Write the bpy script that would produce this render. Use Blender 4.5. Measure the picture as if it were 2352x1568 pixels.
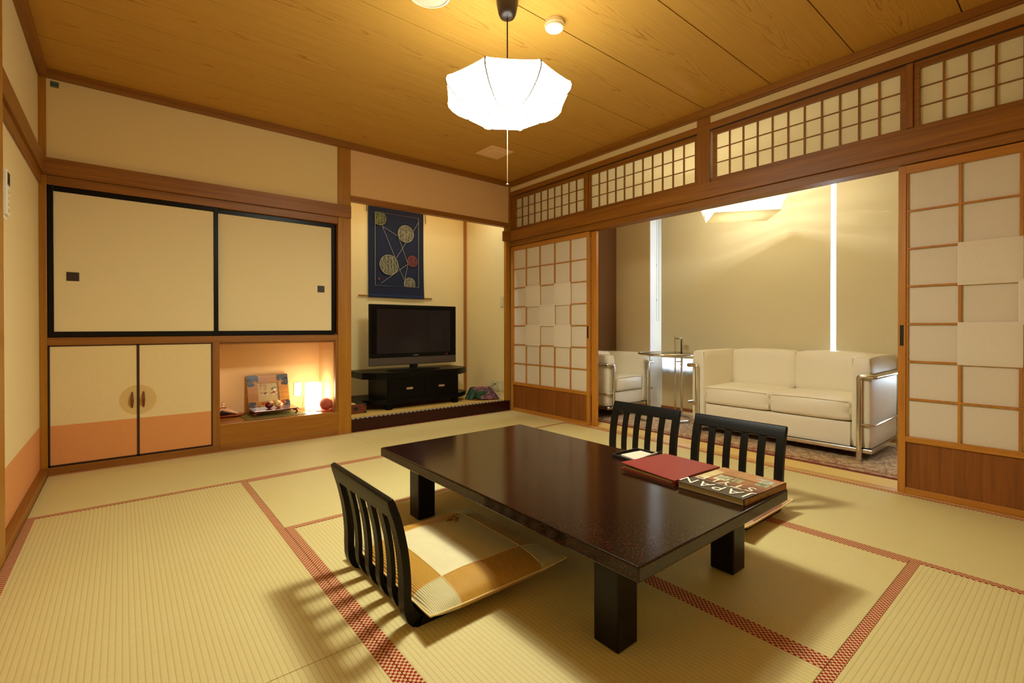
import bpy, bmesh, math, random
from mathutils import Vector, Matrix, Euler
for o in list(bpy.data.objects): bpy.data.objects.remove(o)
SC = bpy.context.scene
PI = math.pi
random.seed(7)
C = bpy.data.collections.new('scene'); SC.collection.children.link(C)

# ---------------------------------------------------------------- camera
cd = bpy.data.cameras.new('camera'); cam = bpy.data.objects.new('camera', cd); C.objects.link(cam)
cd.sensor_width = 36; cd.lens = 1095.32*36/2352
cd.shift_y = -27.07/2352
cd.clip_start = 0.02
Fv = Vector((0.6326617, 0.77441119, -0.00514586)); Rv = Vector((0.77441938, -0.63267233, -0.00059343)); Uv = Rv.cross(Fv)
cam.matrix_world = Matrix(((Rv.x, Uv.x, -Fv.x, -3.22608318), (Rv.y, Uv.y, -Fv.y, -3.9797677), (Rv.z, Uv.z, -Fv.z, 0.89), (0, 0, 0, 1)))
SC.camera = cam
SC.view_settings.view_transform = 'Standard'; SC.view_settings.look = 'None'
SC.view_settings.gamma = 1; SC.view_settings.exposure = 0.0; SC.view_settings.use_curve_mapping = False
cy = SC.cycles
cy.use_denoising = True
cy.caustics_reflective = False; cy.caustics_refractive = False
cy.sample_clamp_indirect = 6; cy.max_bounces = 10; cy.diffuse_bounces = 5; cy.transparent_max_bounces = 12

# ---------------------------------------------------------------- daylight and lamps
W = bpy.data.worlds.new('world'); SC.world = W; W.use_nodes = True
W.node_tree.nodes['Background'].inputs[0].default_value = (0.72, 0.84, 1.0, 1)
W.node_tree.nodes['Background'].inputs[1].default_value = 30.0
LAMP_C = (-1.823, -2.229)
WARM = (1.0, 0.80, 0.50)
SHADE_E = 37.0
DISC_E = 300.0
def point(name, loc, power, col, rad):
    l = bpy.data.lights.new(name, 'POINT'); l.energy = power; l.color = col; l.shadow_soft_size = rad
    o = bpy.data.objects.new(name, l); o.location = loc; C.objects.link(o); return o
def area(name, loc, power, col, sx, sy, rot):
    l = bpy.data.lights.new(name, 'AREA'); l.shape = 'RECTANGLE'; l.size = sx; l.size_y = sy; l.energy = power; l.color = col
    o = bpy.data.objects.new(name, l); o.location = loc; o.rotation_euler = rot; C.objects.link(o); return o
area('alcove_strip_light', (-0.88, 0.12, 2.38), 9.6, (.96, 1.0, 0.88), 1.4, 0.06, (math.radians(-12), 0, 0))
VERANDA_P = 42.0
VLC = (0.62, -2.18)
point('veranda_bulb_light', (VLC[0], VLC[1], 1.950), VERANDA_P, (1.0, 1.0, 0.92), 0.025)

# ---------------------------------------------------------------- mesh builder
def srgb(r, g, b):
    f = lambda c: (c/255/12.92) if c/255 <= 0.04045 else ((c/255+0.055)/1.055)**2.4
    return (f(r), f(g), f(b), 1)
def origin_of(p):
    v = Vector((0, 0, 0))
    while p is not None: v += p.location; p = p.parent
    return v
class MB:
    def __init__(s): s.v = []; s.f = []; s.mi = []; s.cur = 0
    def add(s, vs, fs):
        b = len(s.v); s.v += [tuple(v) for v in vs]
        for f in fs: s.f.append(tuple(b+i for i in f)); s.mi.append(s.cur)
        return s
    def box(s, x0, x1, y0, y1, z0, z1):
        if x0 > x1: x0, x1 = x1, x0
        if y0 > y1: y0, y1 = y1, y0
        if z0 > z1: z0, z1 = z1, z0
        return s.add([(x0,y0,z0),(x1,y0,z0),(x1,y1,z0),(x0,y1,z0),(x0,y0,z1),(x1,y0,z1),(x1,y1,z1),(x0,y1,z1)],
              [(0,3,2,1),(4,5,6,7),(0,1,5,4),(1,2,6,5),(2,3,7,6),(3,0,4,7)])
    def tube(s, pts, r, n=10, closed=False):
        pts = [Vector(p) for p in pts]; m = len(pts); rings = []
        T = []
        for i in range(m):
            if closed: t = pts[(i+1) % m]-pts[i-1]
            elif i == 0: t = pts[1]-pts[0]
            elif i == m-1: t = pts[-1]-pts[-2]
            else: t = (pts[i+1]-pts[i]).normalized()+(pts[i]-pts[i-1]).normalized()
            T.append(t.normalized())
        up = Vector((0, 0, 1)) if abs(T[0].z) < 0.9 else Vector((1, 0, 0))
        nrm = (up - T[0]*up.dot(T[0])).normalized()
        vs = []
        for i in range(m):
            if i: nrm = (nrm - T[i]*nrm.dot(T[i])).normalized()
            bn = T[i].cross(nrm)
            rr = r[i] if isinstance(r, (list, tuple)) else r
            for k in range(n):
                a = 2*PI*k/n; vs.append(pts[i]+(nrm*math.cos(a)+bn*math.sin(a))*rr)
        fs = []
        for i in range(m if closed else m-1):
            j = (i+1) % m
            for k in range(n):
                k2 = (k+1) % n; fs.append((i*n+k, i*n+k2, j*n+k2, j*n+k))
        if not closed: fs.append(tuple(range(n-1, -1, -1))); fs.append(tuple((m-1)*n+k for k in range(n)))
        return s.add(vs, fs)
    def lathe(s, prof, cx, cy, n=32, cap=True):
        vs = []; fs = []; m = len(prof)
        for r, z in prof:
            for k in range(n):
                a = 2*PI*k/n; vs.append((cx+r*math.cos(a), cy+r*math.sin(a), z))
        for i in range(m-1):
            for k in range(n):
                k2 = (k+1) % n; fs.append((i*n+k, i*n+k2, (i+1)*n+k2, (i+1)*n+k))
        if cap: fs.append(tuple(range(n-1, -1, -1))); fs.append(tuple((m-1)*n+k for k in range(n)))
        return s.add(vs, fs)
    def prism(s, poly, axis, a0, a1):
        # poly: 2D points in the two other axes (order x,y,z without axis)
        def P(p, a):
            q = list(p); q.insert(axis, a); return tuple(q)
        n = len(poly); vs = [P(p, a0) for p in poly]+[P(p, a1) for p in poly]
        fs = [tuple(range(n-1, -1, -1)), tuple(range(n, 2*n))]
        for i in range(n): j = (i+1) % n; fs.append((i, j, n+j, n+i))
        return s.add(vs, fs)
    def grid(s, fn, nu, nv):
        vs = [fn(i/nu, j/nv) for j in range(nv+1) for i in range(nu+1)]; fs = []
        for j in range(nv):
            for i in range(nu): a = j*(nu+1)+i; fs.append((a, a+1, a+nu+2, a+nu+1))
        return s.add(vs, fs)
    def sphere(s, c, r, n=20, m=12, sz=1.0, fn=None):
        vs = []; fs = []
        for j in range(m+1):
            th = PI*j/m
            for i in range(n):
                a = 2*PI*i/n; d = Vector((math.sin(th)*math.cos(a), math.sin(th)*math.sin(a), math.cos(th)*sz))
                k = fn(d) if fn else 1.0
                vs.append((c[0]+d.x*r*k, c[1]+d.y*r*k, c[2]+d.z*r*k))
        for j in range(m):
            for i in range(n): i2 = (i+1) % n; fs.append((j*n+i, (j+1)*n+i, (j+1)*n+i2, j*n+i2))
        return s.add(vs, fs)
    def ribbon(s, line, y0, y1, th):
        # profile line in xz, offset both sides, extruded in y
        L = [Vector(p) for p in line]; up = []; dn = []
        for i, p in enumerate(L):
            t = (L[min(i+1, len(L)-1)]-L[max(i-1, 0)]).normalized(); n = Vector((-t.y, t.x))
            h = (th[i] if isinstance(th, list) else th)/2
            up.append(p+n*h); dn.append(p-n*h)
        poly = up+dn[::-1]; k = len(poly); m = len(L)
        vs = [(p.x, y0, p.y) for p in poly]+[(p.x, y1, p.y) for p in poly]; fs = []
        for i in range(k): j = (i+1) % k; fs.append((i, j, k+j, k+i))
        for i in range(m-1):
            a, b, c, d = i, i+1, k-2-i, k-1-i
            fs.append((a, d, c, b)); fs.append((k+a, k+b, k+c, k+d))
        return s.add(vs, fs)
    def build(s, name, mats, parent=None, bevel=0, smooth=None, sub=0, seg=2, recalc=True):
        off = origin_of(parent)
        me = bpy.data.meshes.new(name)
        me.from_pydata([tuple(Vector(v)-off) for v in s.v], [], s.f)
        if not isinstance(mats, (list, tuple)): mats = [mats]
        for m in mats: me.materials.append(m)
        for p, i in zip(me.polygons, s.mi): p.material_index = i
        if recalc: bm = bmesh.new(); bm.from_mesh(me); bmesh.ops.recalc_face_normals(bm, faces=bm.faces); bm.to_mesh(me); bm.free()
        if smooth is not None:
            for p in me.polygons: p.use_smooth = True
            try: me.set_sharp_from_angle(angle=math.radians(smooth))
            except Exception: pass
        o = bpy.data.objects.new(name, me); C.objects.link(o)
        if parent is not None: o.parent = parent
        if sub:
            md = o.modifiers.new('sub', 'SUBSURF'); md.levels = sub; md.render_levels = sub
        if bevel:
            md = o.modifiers.new('bev', 'BEVEL'); md.width = bevel; md.segments = seg; md.limit_method = 'ANGLE'; md.angle_limit = math.radians(40)
            md.harden_normals = False
        return o
def tag(o, label=None, cat=None, group=None, kind=None):
    if label: o['label'] = label
    if cat: o['category'] = cat
    if group: o['group'] = group
    if kind: o['kind'] = kind
    return o
def thing(name, label, cat, loc, group=None, kind=None):
    o = bpy.data.objects.new(name, None); C.objects.link(o); o.location = loc; o.empty_display_size = 0.1
    return tag(o, label, cat, group, kind)
def struct(o, label=None, cat=None):
    return tag(o, label, cat, None, 'structure')
def copy_tree(o, parent=None):
    c = o.copy(); C.objects.link(c); c.parent = parent
    for ch in list(o.children): copy_tree(ch, c)
    return c

# ---------------------------------------------------------------- materials
def newmat(name):
    m = bpy.data.materials.new(name); m.use_nodes = True; nt = m.node_tree
    b = nt.nodes['Principled BSDF']; return m, nt, b
def L(nt, a, b): nt.links.new(a, b)
def math_n(nt, op, a, b=None, c=None):
    n = nt.nodes.new('ShaderNodeMath'); n.operation = op
    for i, v in enumerate((a, b, c)):
        if v is None: continue
        if isinstance(v, (int, float)): n.inputs[i].default_value = v
        else: L(nt, v, n.inputs[i])
    return n.outputs[0]
def mix_c(nt, f, a, b):
    n = nt.nodes.new('ShaderNodeMix'); n.data_type = 'RGBA'
    if isinstance(f, (int, float)): n.inputs[0].default_value = f
    else: L(nt, f, n.inputs[0])
    for i, v in ((6, a), (7, b)):
        if isinstance(v, tuple): n.inputs[i].default_value = v
        else: L(nt, v, n.inputs[i])
    return n.outputs[2]
def coords(nt, scale=(1, 1, 1), kind='Object', loc=(0, 0, 0)):
    t = nt.nodes.new('ShaderNodeTexCoord'); m = nt.nodes.new('ShaderNodeMapping'); m.inputs['Scale'].default_value = scale
    m.inputs['Location'].default_value = loc
    L(nt, t.outputs[kind], m.inputs[0]); return m.outputs[0]
def noise(nt, vec, scale, detail=3, rough=0.5):
    n = nt.nodes.new('ShaderNodeTexNoise'); n.inputs['Scale'].default_value = scale; n.inputs['Detail'].default_value = detail
    n.inputs['Roughness'].default_value = rough
    if vec is not None: L(nt, vec, n.inputs['Vector'])
    return n.outputs['Fac']
def ramp(nt, f, lo, hi, a=0.0, b=1.0):
    n = nt.nodes.new('ShaderNodeMapRange'); L(nt, f, n.inputs[0])
    n.inputs[1].default_value = lo; n.inputs[2].default_value = hi; n.inputs[3].default_value = a; n.inputs[4].default_value = b
    return n.outputs[0]
def bump(nt, b, h, strength=0.3, dist=0.002):
    n = nt.nodes.new('ShaderNodeBump'); n.inputs['Strength'].default_value = strength; n.inputs['Distance'].default_value = dist
    L(nt, h, n.inputs['Height']); L(nt, n.outputs[0], b.inputs['Normal'])
def plain(name, col, rough=0.5, metal=0, nscale=0, namt=0.1, coat=0, spec=0.5):
    m, nt, b = newmat(name); b.inputs['Base Color'].default_value = col
    b.inputs['Roughness'].default_value = rough; b.inputs['Metallic'].default_value = metal
    b.inputs['Coat Weight'].default_value = coat; b.inputs['Specular IOR Level'].default_value = spec
    if nscale:
        f = noise(nt, coords(nt), nscale, 4)
        d = tuple(c*(1-namt) for c in col[:3])+(1,); l = tuple(min(1, c*(1+namt)) for c in col[:3])+(1,)
        L(nt, mix_c(nt, ramp(nt, f, .3, .7), d, l), b.inputs['Base Color'])
    return m
def wallpaper(name, col, low=None, split=0.3, circ=None):
    m, nt, b = newmat(name); b.inputs['Roughness'].default_value = 0.92; b.inputs['Specular IOR Level'].default_value = 0.2
    f = noise(nt, coords(nt, (1, 1, 1)), 260, 3); f2 = noise(nt, coords(nt, (8, 8, 160)), 6, 3)
    f = math_n(nt, 'ADD', math_n(nt, 'MULTIPLY', f, .6), math_n(nt, 'MULTIPLY', f2, .4))
    t = ramp(nt, f, .35, .65)
    c1 = mix_c(nt, t, tuple(c*.93 for c in col[:3])+(1,), tuple(min(1, c*1.05) for c in col[:3])+(1,))
    if circ:
        g = nt.nodes.new('ShaderNodeNewGeometry'); sx = nt.nodes.new('ShaderNodeSeparateXYZ'); L(nt, g.outputs['Position'], sx.inputs[0])
        dx = math_n(nt, 'SUBTRACT', sx.outputs[0], circ[0]); dz = math_n(nt, 'SUBTRACT', sx.outputs[2], circ[1])
        r = math_n(nt, 'SQRT', math_n(nt, 'ADD', math_n(nt, 'MULTIPLY', dx, dx), math_n(nt, 'MULTIPLY', dz, dz)))
        c1 = mix_c(nt, math_n(nt, 'MULTIPLY', math_n(nt, 'LESS_THAN', r, circ[2]), .8), c1, circ[3])
    if low:
        g = nt.nodes.new('ShaderNodeNewGeometry'); sx = nt.nodes.new('ShaderNodeSeparateXYZ'); L(nt, g.outputs['Position'], sx.inputs[0])
        c2 = mix_c(nt, t, tuple(c*.93 for c in low[:3])+(1,), tuple(min(1, c*1.05) for c in low[:3])+(1,))
        c1 = mix_c(nt, math_n(nt, 'LESS_THAN', sx.outputs[2], split), c1, c2)
    L(nt, c1, b.inputs['Base Color']); bump(nt, b, f, .25, .001)
    return m
def wood(name, col, dark, axis, rough=0.45, fine=1.0, coat=0.0):
    m, nt, b = newmat(name); b.inputs['Roughness'].default_value = rough; b.inputs['Coat Weight'].default_value = coat
    b.inputs['Coat Roughness'].default_value = .25
    s = [38*fine]*3; s[axis] = 1.2
    s2 = [260*fine]*3; s2[axis] = 5
    f = noise(nt, coords(nt, tuple(s)), 1.0, 4, .6); f2 = noise(nt, coords(nt, tuple(s2)), 1.0, 2, .5)
    t = ramp(nt, math_n(nt, 'ADD', math_n(nt, 'MULTIPLY', f, .65), math_n(nt, 'MULTIPLY', f2, .35)), .36, .64)
    L(nt, mix_c(nt, t, dark, col), b.inputs['Base Color']); bump(nt, b, f2, .08, .0005)
    return m
def stripes(name, axis, pitch, col, dark, fib=None):
    m, nt, b = newmat(name); b.inputs['Roughness'].default_value = 0.62; b.inputs['Specular IOR Level'].default_value = 0.35
    g = nt.nodes.new('ShaderNodeNewGeometry'); sx = nt.nodes.new('ShaderNodeSeparateXYZ'); L(nt, g.outputs['Position'], sx.inputs[0])
    x = sx.outputs[axis]
    fr = math_n(nt, 'FRACT', math_n(nt, 'DIVIDE', math_n(nt, 'ADD', x, 50.0), pitch))
    d = math_n(nt, 'ABSOLUTE', math_n(nt, 'SUBTRACT', fr, .5))       # 0.5 at the groove
    groove = ramp(nt, d, .36, .5)
    sc = [900, 900, 900]; sc[axis] = 60
    f = noise(nt, coords(nt, tuple(sc)), 1.0, 2); f3 = noise(nt, coords(nt), 3.0, 3)
    c = mix_c(nt, ramp(nt, f, .3, .7), tuple(v*.90 for v in col[:3])+(1,), col)
    c = mix_c(nt, ramp(nt, f3, .35, .7, 0, .35), c, tuple(v*k for v, k in zip(col[:3], (.93, .88, .74)))+(1,))
    c = mix_c(nt, math_n(nt, 'MULTIPLY', groove, .42), c, dark)
    L(nt, c, b.inputs['Base Color'])
    h = math_n(nt, 'SUBTRACT', 1.0, math_n(nt, 'MULTIPLY', math_n(nt, 'MULTIPLY', d, d), 4))
    bump(nt, b, h, .35, .001)
    return m
def checker(name, axis, size, a, c):
    m, nt, b = newmat(name); b.inputs['Roughness'].default_value = .75; b.inputs['Specular IOR Level'].default_value = .2
    g = nt.nodes.new('ShaderNodeNewGeometry')
    mp = nt.nodes.new('ShaderNodeMapping'); mp.inputs['Scale'].default_value = (1/size, 1/size, 0); mp.inputs['Location'].default_value = (.25, .25, .5)
    L(nt, g.outputs['Position'], mp.inputs[0])
    k = nt.nodes.new('ShaderNodeTexChecker'); k.inputs['Scale'].default_value = 1.0; L(nt, mp.outputs[0], k.inputs[0])
    k.inputs[1].default_value = a; k.inputs[2].default_value = c
    f = noise(nt, coords(nt), 1500, 1)
    L(nt, mix_c(nt, ramp(nt, f, .3, .7, 0, .12), k.outputs[0], (.05, .02, .01, 1)), b.inputs['Base Color'])
    return m
def emit(name, col, st):
    m = bpy.data.materials.new(name); m.use_nodes = True; nt = m.node_tree
    nt.nodes.remove(nt.nodes['Principled BSDF']); e = nt.nodes.new('ShaderNodeEmission')
    e.inputs[0].default_value = tuple(col[:3])+(1,); e.inputs[1].default_value = st
    L(nt, e.outputs[0], nt.nodes['Material Output'].inputs[0]); return m
def thin_glass(name, tint=(.96, .98, .97, 1)):
    m = bpy.data.materials.new(name); m.use_nodes = True; nt = m.node_tree; nt.nodes.remove(nt.nodes['Principled BSDF'])
    t = nt.nodes.new('ShaderNodeBsdfTransparent'); t.inputs[0].default_value = tint; g = nt.nodes.new('ShaderNodeBsdfGlossy'); g.inputs['Roughness'].default_value = .02
    f = nt.nodes.new('ShaderNodeFresnel'); f.inputs[0].default_value = 1.35; mx = nt.nodes.new('ShaderNodeMixShader')
    L(nt, f.outputs[0], mx.inputs[0]); L(nt, t.outputs[0], mx.inputs[1]); L(nt, g.outputs[0], mx.inputs[2]); L(nt, mx.outputs[0], nt.nodes['Material Output'].inputs[0]); return m
def translucent(name, col, amount=.5, rough=.8, transp=0.0):
    m, nt, b = newmat(name); b.inputs['Base Color'].default_value = col; b.inputs['Roughness'].default_value = rough
    b.inputs['Specular IOR Level'].default_value = .15
    t = nt.nodes.new('ShaderNodeBsdfTranslucent'); t.inputs[0].default_value = col
    mx = nt.nodes.new('ShaderNodeMixShader'); mx.inputs[0].default_value = amount
    f = noise(nt, coords(nt), 180, 3)
    cc = mix_c(nt, ramp(nt, f, .3, .7), tuple(c*.95 for c in col[:3])+(1,), col)
    L(nt, cc, b.inputs['Base Color']); L(nt, cc, t.inputs[0])
    L(nt, b.outputs[0], mx.inputs[1]); L(nt, t.outputs[0], mx.inputs[2])
    out = mx.outputs[0]
    if transp:
        tr = nt.nodes.new('ShaderNodeBsdfTransparent'); m2 = nt.nodes.new('ShaderNodeMixShader'); m2.inputs[0].default_value = transp
        L(nt, out, m2.inputs[1]); L(nt, tr.outputs[0], m2.inputs[2]); out = m2.outputs[0]
    L(nt, out, nt.nodes['Material Output'].inputs[0]); return m

WOODC = srgb(156, 99, 24); WOODD = srgb(124, 73, 12)
WX = wood('wood_x', WOODC, WOODD, 0); WY = wood('wood_y', WOODC, WOODD, 1); WZ = wood('wood_z', WOODC, WOODD, 2)
WPOST = wood('post_wood', srgb(174, 119, 24), srgb(150, 95, 14), 2, .4)
SHW_Z = wood('shoji_wood_z', srgb(196, 132, 46), srgb(168, 104, 30), 2, .4)
SHW_Y = wood('shoji_wood_y', srgb(196, 132, 46), srgb(168, 104, 30), 1, .4)
BOARD = wood('shoji_board', srgb(146, 84, 24), srgb(112, 60, 14), 2, .45)
DARKW = plain('shadow_gap', srgb(60, 34, 14), .8)
CREAM = srgb(232, 210, 158); PEACH = srgb(220, 152, 92)
WP_BACK = wallpaper('cream_paper', srgb(230, 204, 146))
WP_LEFT = wallpaper('two_tone_paper', CREAM, PEACH, .298)
WP_PEACH = wallpaper('peach_paper', srgb(222, 180, 124))
WP_ALC = wallpaper('alcove_paper', srgb(232, 214, 160))
WP_NICHE = wallpaper('niche_paper', srgb(242, 202, 146))
WP_VER = wallpaper('veranda_paper', srgb(216, 190, 142))
WP_FUS = wallpaper('sliding_door_paper', srgb(234, 216, 170))
WP_DOOR = wallpaper('cupboard_door_paper', CREAM, PEACH, .295, (-3.148, .416, .097, srgb(214, 180, 112)))
BROWNW = wallpaper('brown_paper', srgb(110, 76, 46))
LACQ_BLACK = plain('black_lacquer', srgb(14, 11, 9), .3, 0, 0, 0, 0, .2)
HANDLE_DK = plain('dark_recess', srgb(52, 36, 26), .5)
TAT = srgb(216, 200, 140); TATD = srgb(150, 126, 66)
TM_Y = stripes('tatami_ribs_along_y', 0, .0152, TAT, TATD); TM_X = stripes('tatami_ribs_along_x', 1, .0152, TAT, TATD)
HERI = checker('red_check_border', 0, .0079, srgb(150, 34, 12), srgb(214, 178, 128))
PAPER = translucent('shoji_paper', srgb(246, 236, 218), .32)
PAPER2 = translucent('shoji_patch_paper', srgb(250, 240, 220), .26)
TRPAPER = translucent('transom_paper', srgb(242, 234, 206), .5)
CHROME = plain('chrome', (.78, .76, .72, 1), .16, 1)
BLACKW = plain('black_lacquered_wood', srgb(15, 13, 9), .42, 0, 40, .2, 0, .2)
WHITE_L = plain('white_leather', srgb(244, 236, 216), .42, 0, 300, .03)
WHITE_P = plain('white_plastic', srgb(236, 228, 206), .4)

# ================================================================ SETTING
XL = -3.61; YF = -4.46; ZC = 2.43
# subfloor
b = MB(); b.box(XL-.3, 1.6, -4.7, .9, -.12, -.045); struct(b.build('floor', plain('subfloor', srgb(120, 90, 50), .8)))
# veranda floor
b = MB(); b.box(.245, 1.5, YF, -.3, -.045, 0); struct(b.build('floor', plain('veranda_floor', srgb(214, 190, 142), .5, 0, 12, .04)), 'pale veranda floor showing between rug and window wall', 'floor')

# ceiling with planks
def ceiling_mat():
    m, nt, bs = newmat('ceiling_planks'); bs.inputs['Roughness'].default_value = .55; bs.inputs['Specular IOR Level'].default_value = .3
    g = nt.nodes.new('ShaderNodeNewGeometry'); sx = nt.nodes.new('ShaderNodeSeparateXYZ'); L(nt, g.outputs['Position'], sx.inputs[0])
    X, Y = sx.outputs[0], sx.outputs[1]
    pw = .4450
    yy = math_n(nt, 'DIVIDE', math_n(nt, 'MULTIPLY', Y, -1.0), pw)
    idx = math_n(nt, 'FLOOR', yy); v = math_n(nt, 'SUBTRACT', math_n(nt, 'SUBTRACT', yy, idx), .5)  # -.5..+.5
    vm = math_n(nt, 'MULTIPLY', v, pw)
    # distortion
    cmb = nt.nodes.new('ShaderNodeCombineXYZ')
    L(nt, math_n(nt, 'ADD', math_n(nt, 'MULTIPLY', X, 2.2), math_n(nt, 'MULTIPLY', idx, 7.3)), cmb.inputs[0]); L(nt, math_n(nt, 'MULTIPLY', vm, 26), cmb.inputs[1])
    n1 = noise(nt, cmb.outputs[0], 1.0, 3, .55)
    cmb2 = nt.nodes.new('ShaderNodeCombineXYZ')
    L(nt, math_n(nt, 'ADD', math_n(nt, 'MULTIPLY', X, 9), math_n(nt, 'MULTIPLY', idx, 3.1)), cmb2.inputs[0]); L(nt, math_n(nt, 'MULTIPLY', vm, 60), cmb2.inputs[1])
    n2 = noise(nt, cmb2.outputs[0], 1.0, 3, .5)
    cmb4 = nt.nodes.new('ShaderNodeCombineXYZ'); L(nt, math_n(nt, 'MULTIPLY', X, 1.6), cmb4.inputs[0]); L(nt, math_n(nt, 'MULTIPLY', idx, 5.7), cmb4.inputs[1])
    n4 = noise(nt, cmb4.outputs[0], 1.0, 2, .5)
    vv = math_n(nt, 'ADD', vm, math_n(nt, 'MULTIPLY', math_n(nt, 'SUBTRACT', n4, .5), .12))
    vv = math_n(nt, 'ADD', vv, math_n(nt, 'MULTIPLY', math_n(nt, 'SUBTRACT', n2, .5), .012))
    f = math_n(nt, 'ADD', X, math_n(nt, 'MULTIPLY', math_n(nt, 'POWER', math_n(nt, 'ABSOLUTE', vv), 1.7), 75.0))
    f = math_n(nt, 'ADD', f, math_n(nt, 'MULTIPLY', n1, .55)); f = math_n(nt, 'ADD', f, math_n(nt, 'MULTIPLY', idx, .37))
    fr = math_n(nt, 'FRACT', math_n(nt, 'MULTIPLY', math_n(nt, 'ADD', f, 40), 3.7))
    line = math_n(nt, 'MULTIPLY', ramp(nt, fr, .74, .97), ramp(nt, fr, 1.0, .975))
    side = ramp(nt, math_n(nt, 'ABSOLUTE', vv), .02, .12, 1.0, .22)
    n5 = noise(nt, cmb2.outputs[0], .6, 2, .5)
    line = math_n(nt, 'MULTIPLY', math_n(nt, 'MULTIPLY', line, side), ramp(nt, n5, .40, .58, .2, 1.0))
    cmb3 = nt.nodes.new('ShaderNodeCombineXYZ'); L(nt, math_n(nt, 'MULTIPLY', X, 1.4), cmb3.inputs[0]); L(nt, math_n(nt, 'MULTIPLY', Y, 190), cmb3.inputs[1])
    n3 = noise(nt, cmb3.outputs[0], 1.0, 3)
    c = mix_c(nt, ramp(nt, n3, .32, .68), srgb(190, 140, 58), srgb(202, 154, 70))
    c = mix_c(nt, math_n(nt, 'MULTIPLY', line, .75), c, srgb(140, 78, 16))
    seam = math_n(nt, 'GREATER_THAN', math_n(nt, 'ABSOLUTE', v), .4935)
    c = mix_c(nt, seam, c, srgb(96, 56, 20))
    L(nt, c, bs.inputs['Base Color'])
    return m
b = MB()
n = 10
for i in range(n+1):
    y1 = -i*.445-.003 if i else .06; y0 = -(i+1)*.445+.003
    b.box(XL, .02, max(y0, -4.6), y1, ZC, ZC+.02)
b.box(XL, .02, -4.6, .06, ZC+.008, ZC+.03)
struct(b.build('ceiling', ceiling_mat()))
# veranda ceiling
b = MB(); b.box(.02, 1.9, -4.6, -.3, 2.30, 2.33); struct(b.build('ceiling', plain('veranda_ceiling', srgb(228, 212, 172), .9)))

# walls
b = MB(); b.box(XL-.06, XL, -4.6, .06, 0, ZC); b.box(XL, -3.58, .0, .06, 2.3, ZC); struct(b.build('wall_left', WP_LEFT))
b = MB(); b.box(XL-.06, 1.6, -4.56, YF, 0, ZC); struct(b.build('wall_front', WP_LEFT))
b = MB(); b.box(-3.58, -1.84, .004, .06, 1.86, ZC); struct(b.build('wall_back', WP_BACK))
b = MB(); b.box(-1.732, -.028, -.006, .05, 1.995, ZC); struct(b.build('wall_back', WP_PEACH))
b = MB(); b.box(0, .05, YF, .0, 2.325, ZC); struct(b.build('wall_right', WP_BACK))
b = MB(); b.box(.096, 1.5, -.37, .9, -.05, 2.62); struct(b.build('light_seal_corner', WP_VER))  # unseen filler block, added to keep sky light out of the corner
b = MB(); b.box(-3.9, .096, .87, .93, -.1, 2.6); b.box(-3.9, -1.81, .5, .6, -.1, 2.6); b.box(-3.75, XL-.05, YF-.2, .93, -.1, 2.6); b.box(-3.9, 2.0, -4.8, .93, 2.6, 2.65); struct(b.build('light_seal_shell', WP_VER))  # unseen shell and roof, added only to seal out sky light
# closet inside (closes the volume behind doors)
b = MB(); b.box(XL-.06, -1.80, .47, .5, 0, ZC); b.box(XL-.06, -1.8, .06, .5, .80, .84); struct(b.build('wall_back', plain('closet_inside', srgb(150, 120, 80), .9)))
# niche shell
b = MB(); b.box(-2.69, -1.862, .42, .45, .19, .80); struct(b.build('wall_back', WP_NICHE))
b = MB(); b.box(-1.862, -1.845, .045, .45, .19, .80); struct(b.build('wall_niche_right', WP_NICHE))
b = MB(); b.box(-2.71, -2.69, .045, .45, .19, .80); struct(b.build('wall_niche_left', WP_NICHE))
b = MB(); b.box(-2.69, -1.862, .01, .42, .766, .78); struct(b.build('ceiling', WX))
# alcove shell
b = MB(); b.box(-1.79, .02, .81, .86, .10, 2.5); struct(b.build('wall_alcove_back', WP_ALC))
b = MB(); b.box(-.035, .02, .0415, .81, .10, 2.5); struct(b.build('wall_alcove_right', WP_ALC))
b = MB(); b.box(-1.80, -1.735, .06, .81, .10, 2.5); struct(b.build('wall_alcove_left', WP_ALC))
b = MB(); b.box(-1.79, .02, .05, .86, 2.48, 2.5); struct(b.build('ceiling', plain('alcove_ceiling', srgb(210, 170, 110), .8)))
b = MB(); b.box(-.062, -.036, .782, .812, .111, 2.48); struct(b.build('trim_1', wood('alcove_post', srgb(176, 118, 48), srgb(150, 94, 34), 2)), 'slim wooden corner strip at the rear of the alcove', 'trim')

TN = [1]
def trim(bx, mat, label=None, bevel=.0015):
    TN[0] += 1
    bb = MB()
    for q in bx: bb.box(*q)
    o = bb.build('trim_%d' % TN[0], mat, None, bevel); struct(o, label, 'trim' if label else None); return o
# cornice
trim([(-3.60, .02, -.045, .006, 2.385, ZC)], WX, 'ceiling cornice along the closet wall')
trim([(XL, XL+.045, YF, -.045, 2.385, ZC)], WY, 'ceiling cornice along the left wall')
trim([(-.04, .006, YF, -.045, 2.387, ZC), (-.03, .006, YF, -.045, 2.380, 2.387)], WY, 'ceiling cornice along the paper screen wall')
# posts
trim([(XL, -3.575, -.006, .06, 0, 2.385)], WPOST, 'wooden corner post left of the closet')
trim([(-1.84, -1.731, -.006, .09, 0, 2.385)], WPOST, 'broad wooden post between closet and alcove')
trim([(-.053, -.002, .0, .041, 0, 1.998), (-.030, .03, -.006, .1, 1.75, 2.387)], WPOST, 'wooden corner post between alcove and paper screens')
trim([(XL, -3.5756, -1.47, -1.344, -.044, 2.385)], WPOST, 'wooden post at the left picture edge')
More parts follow.
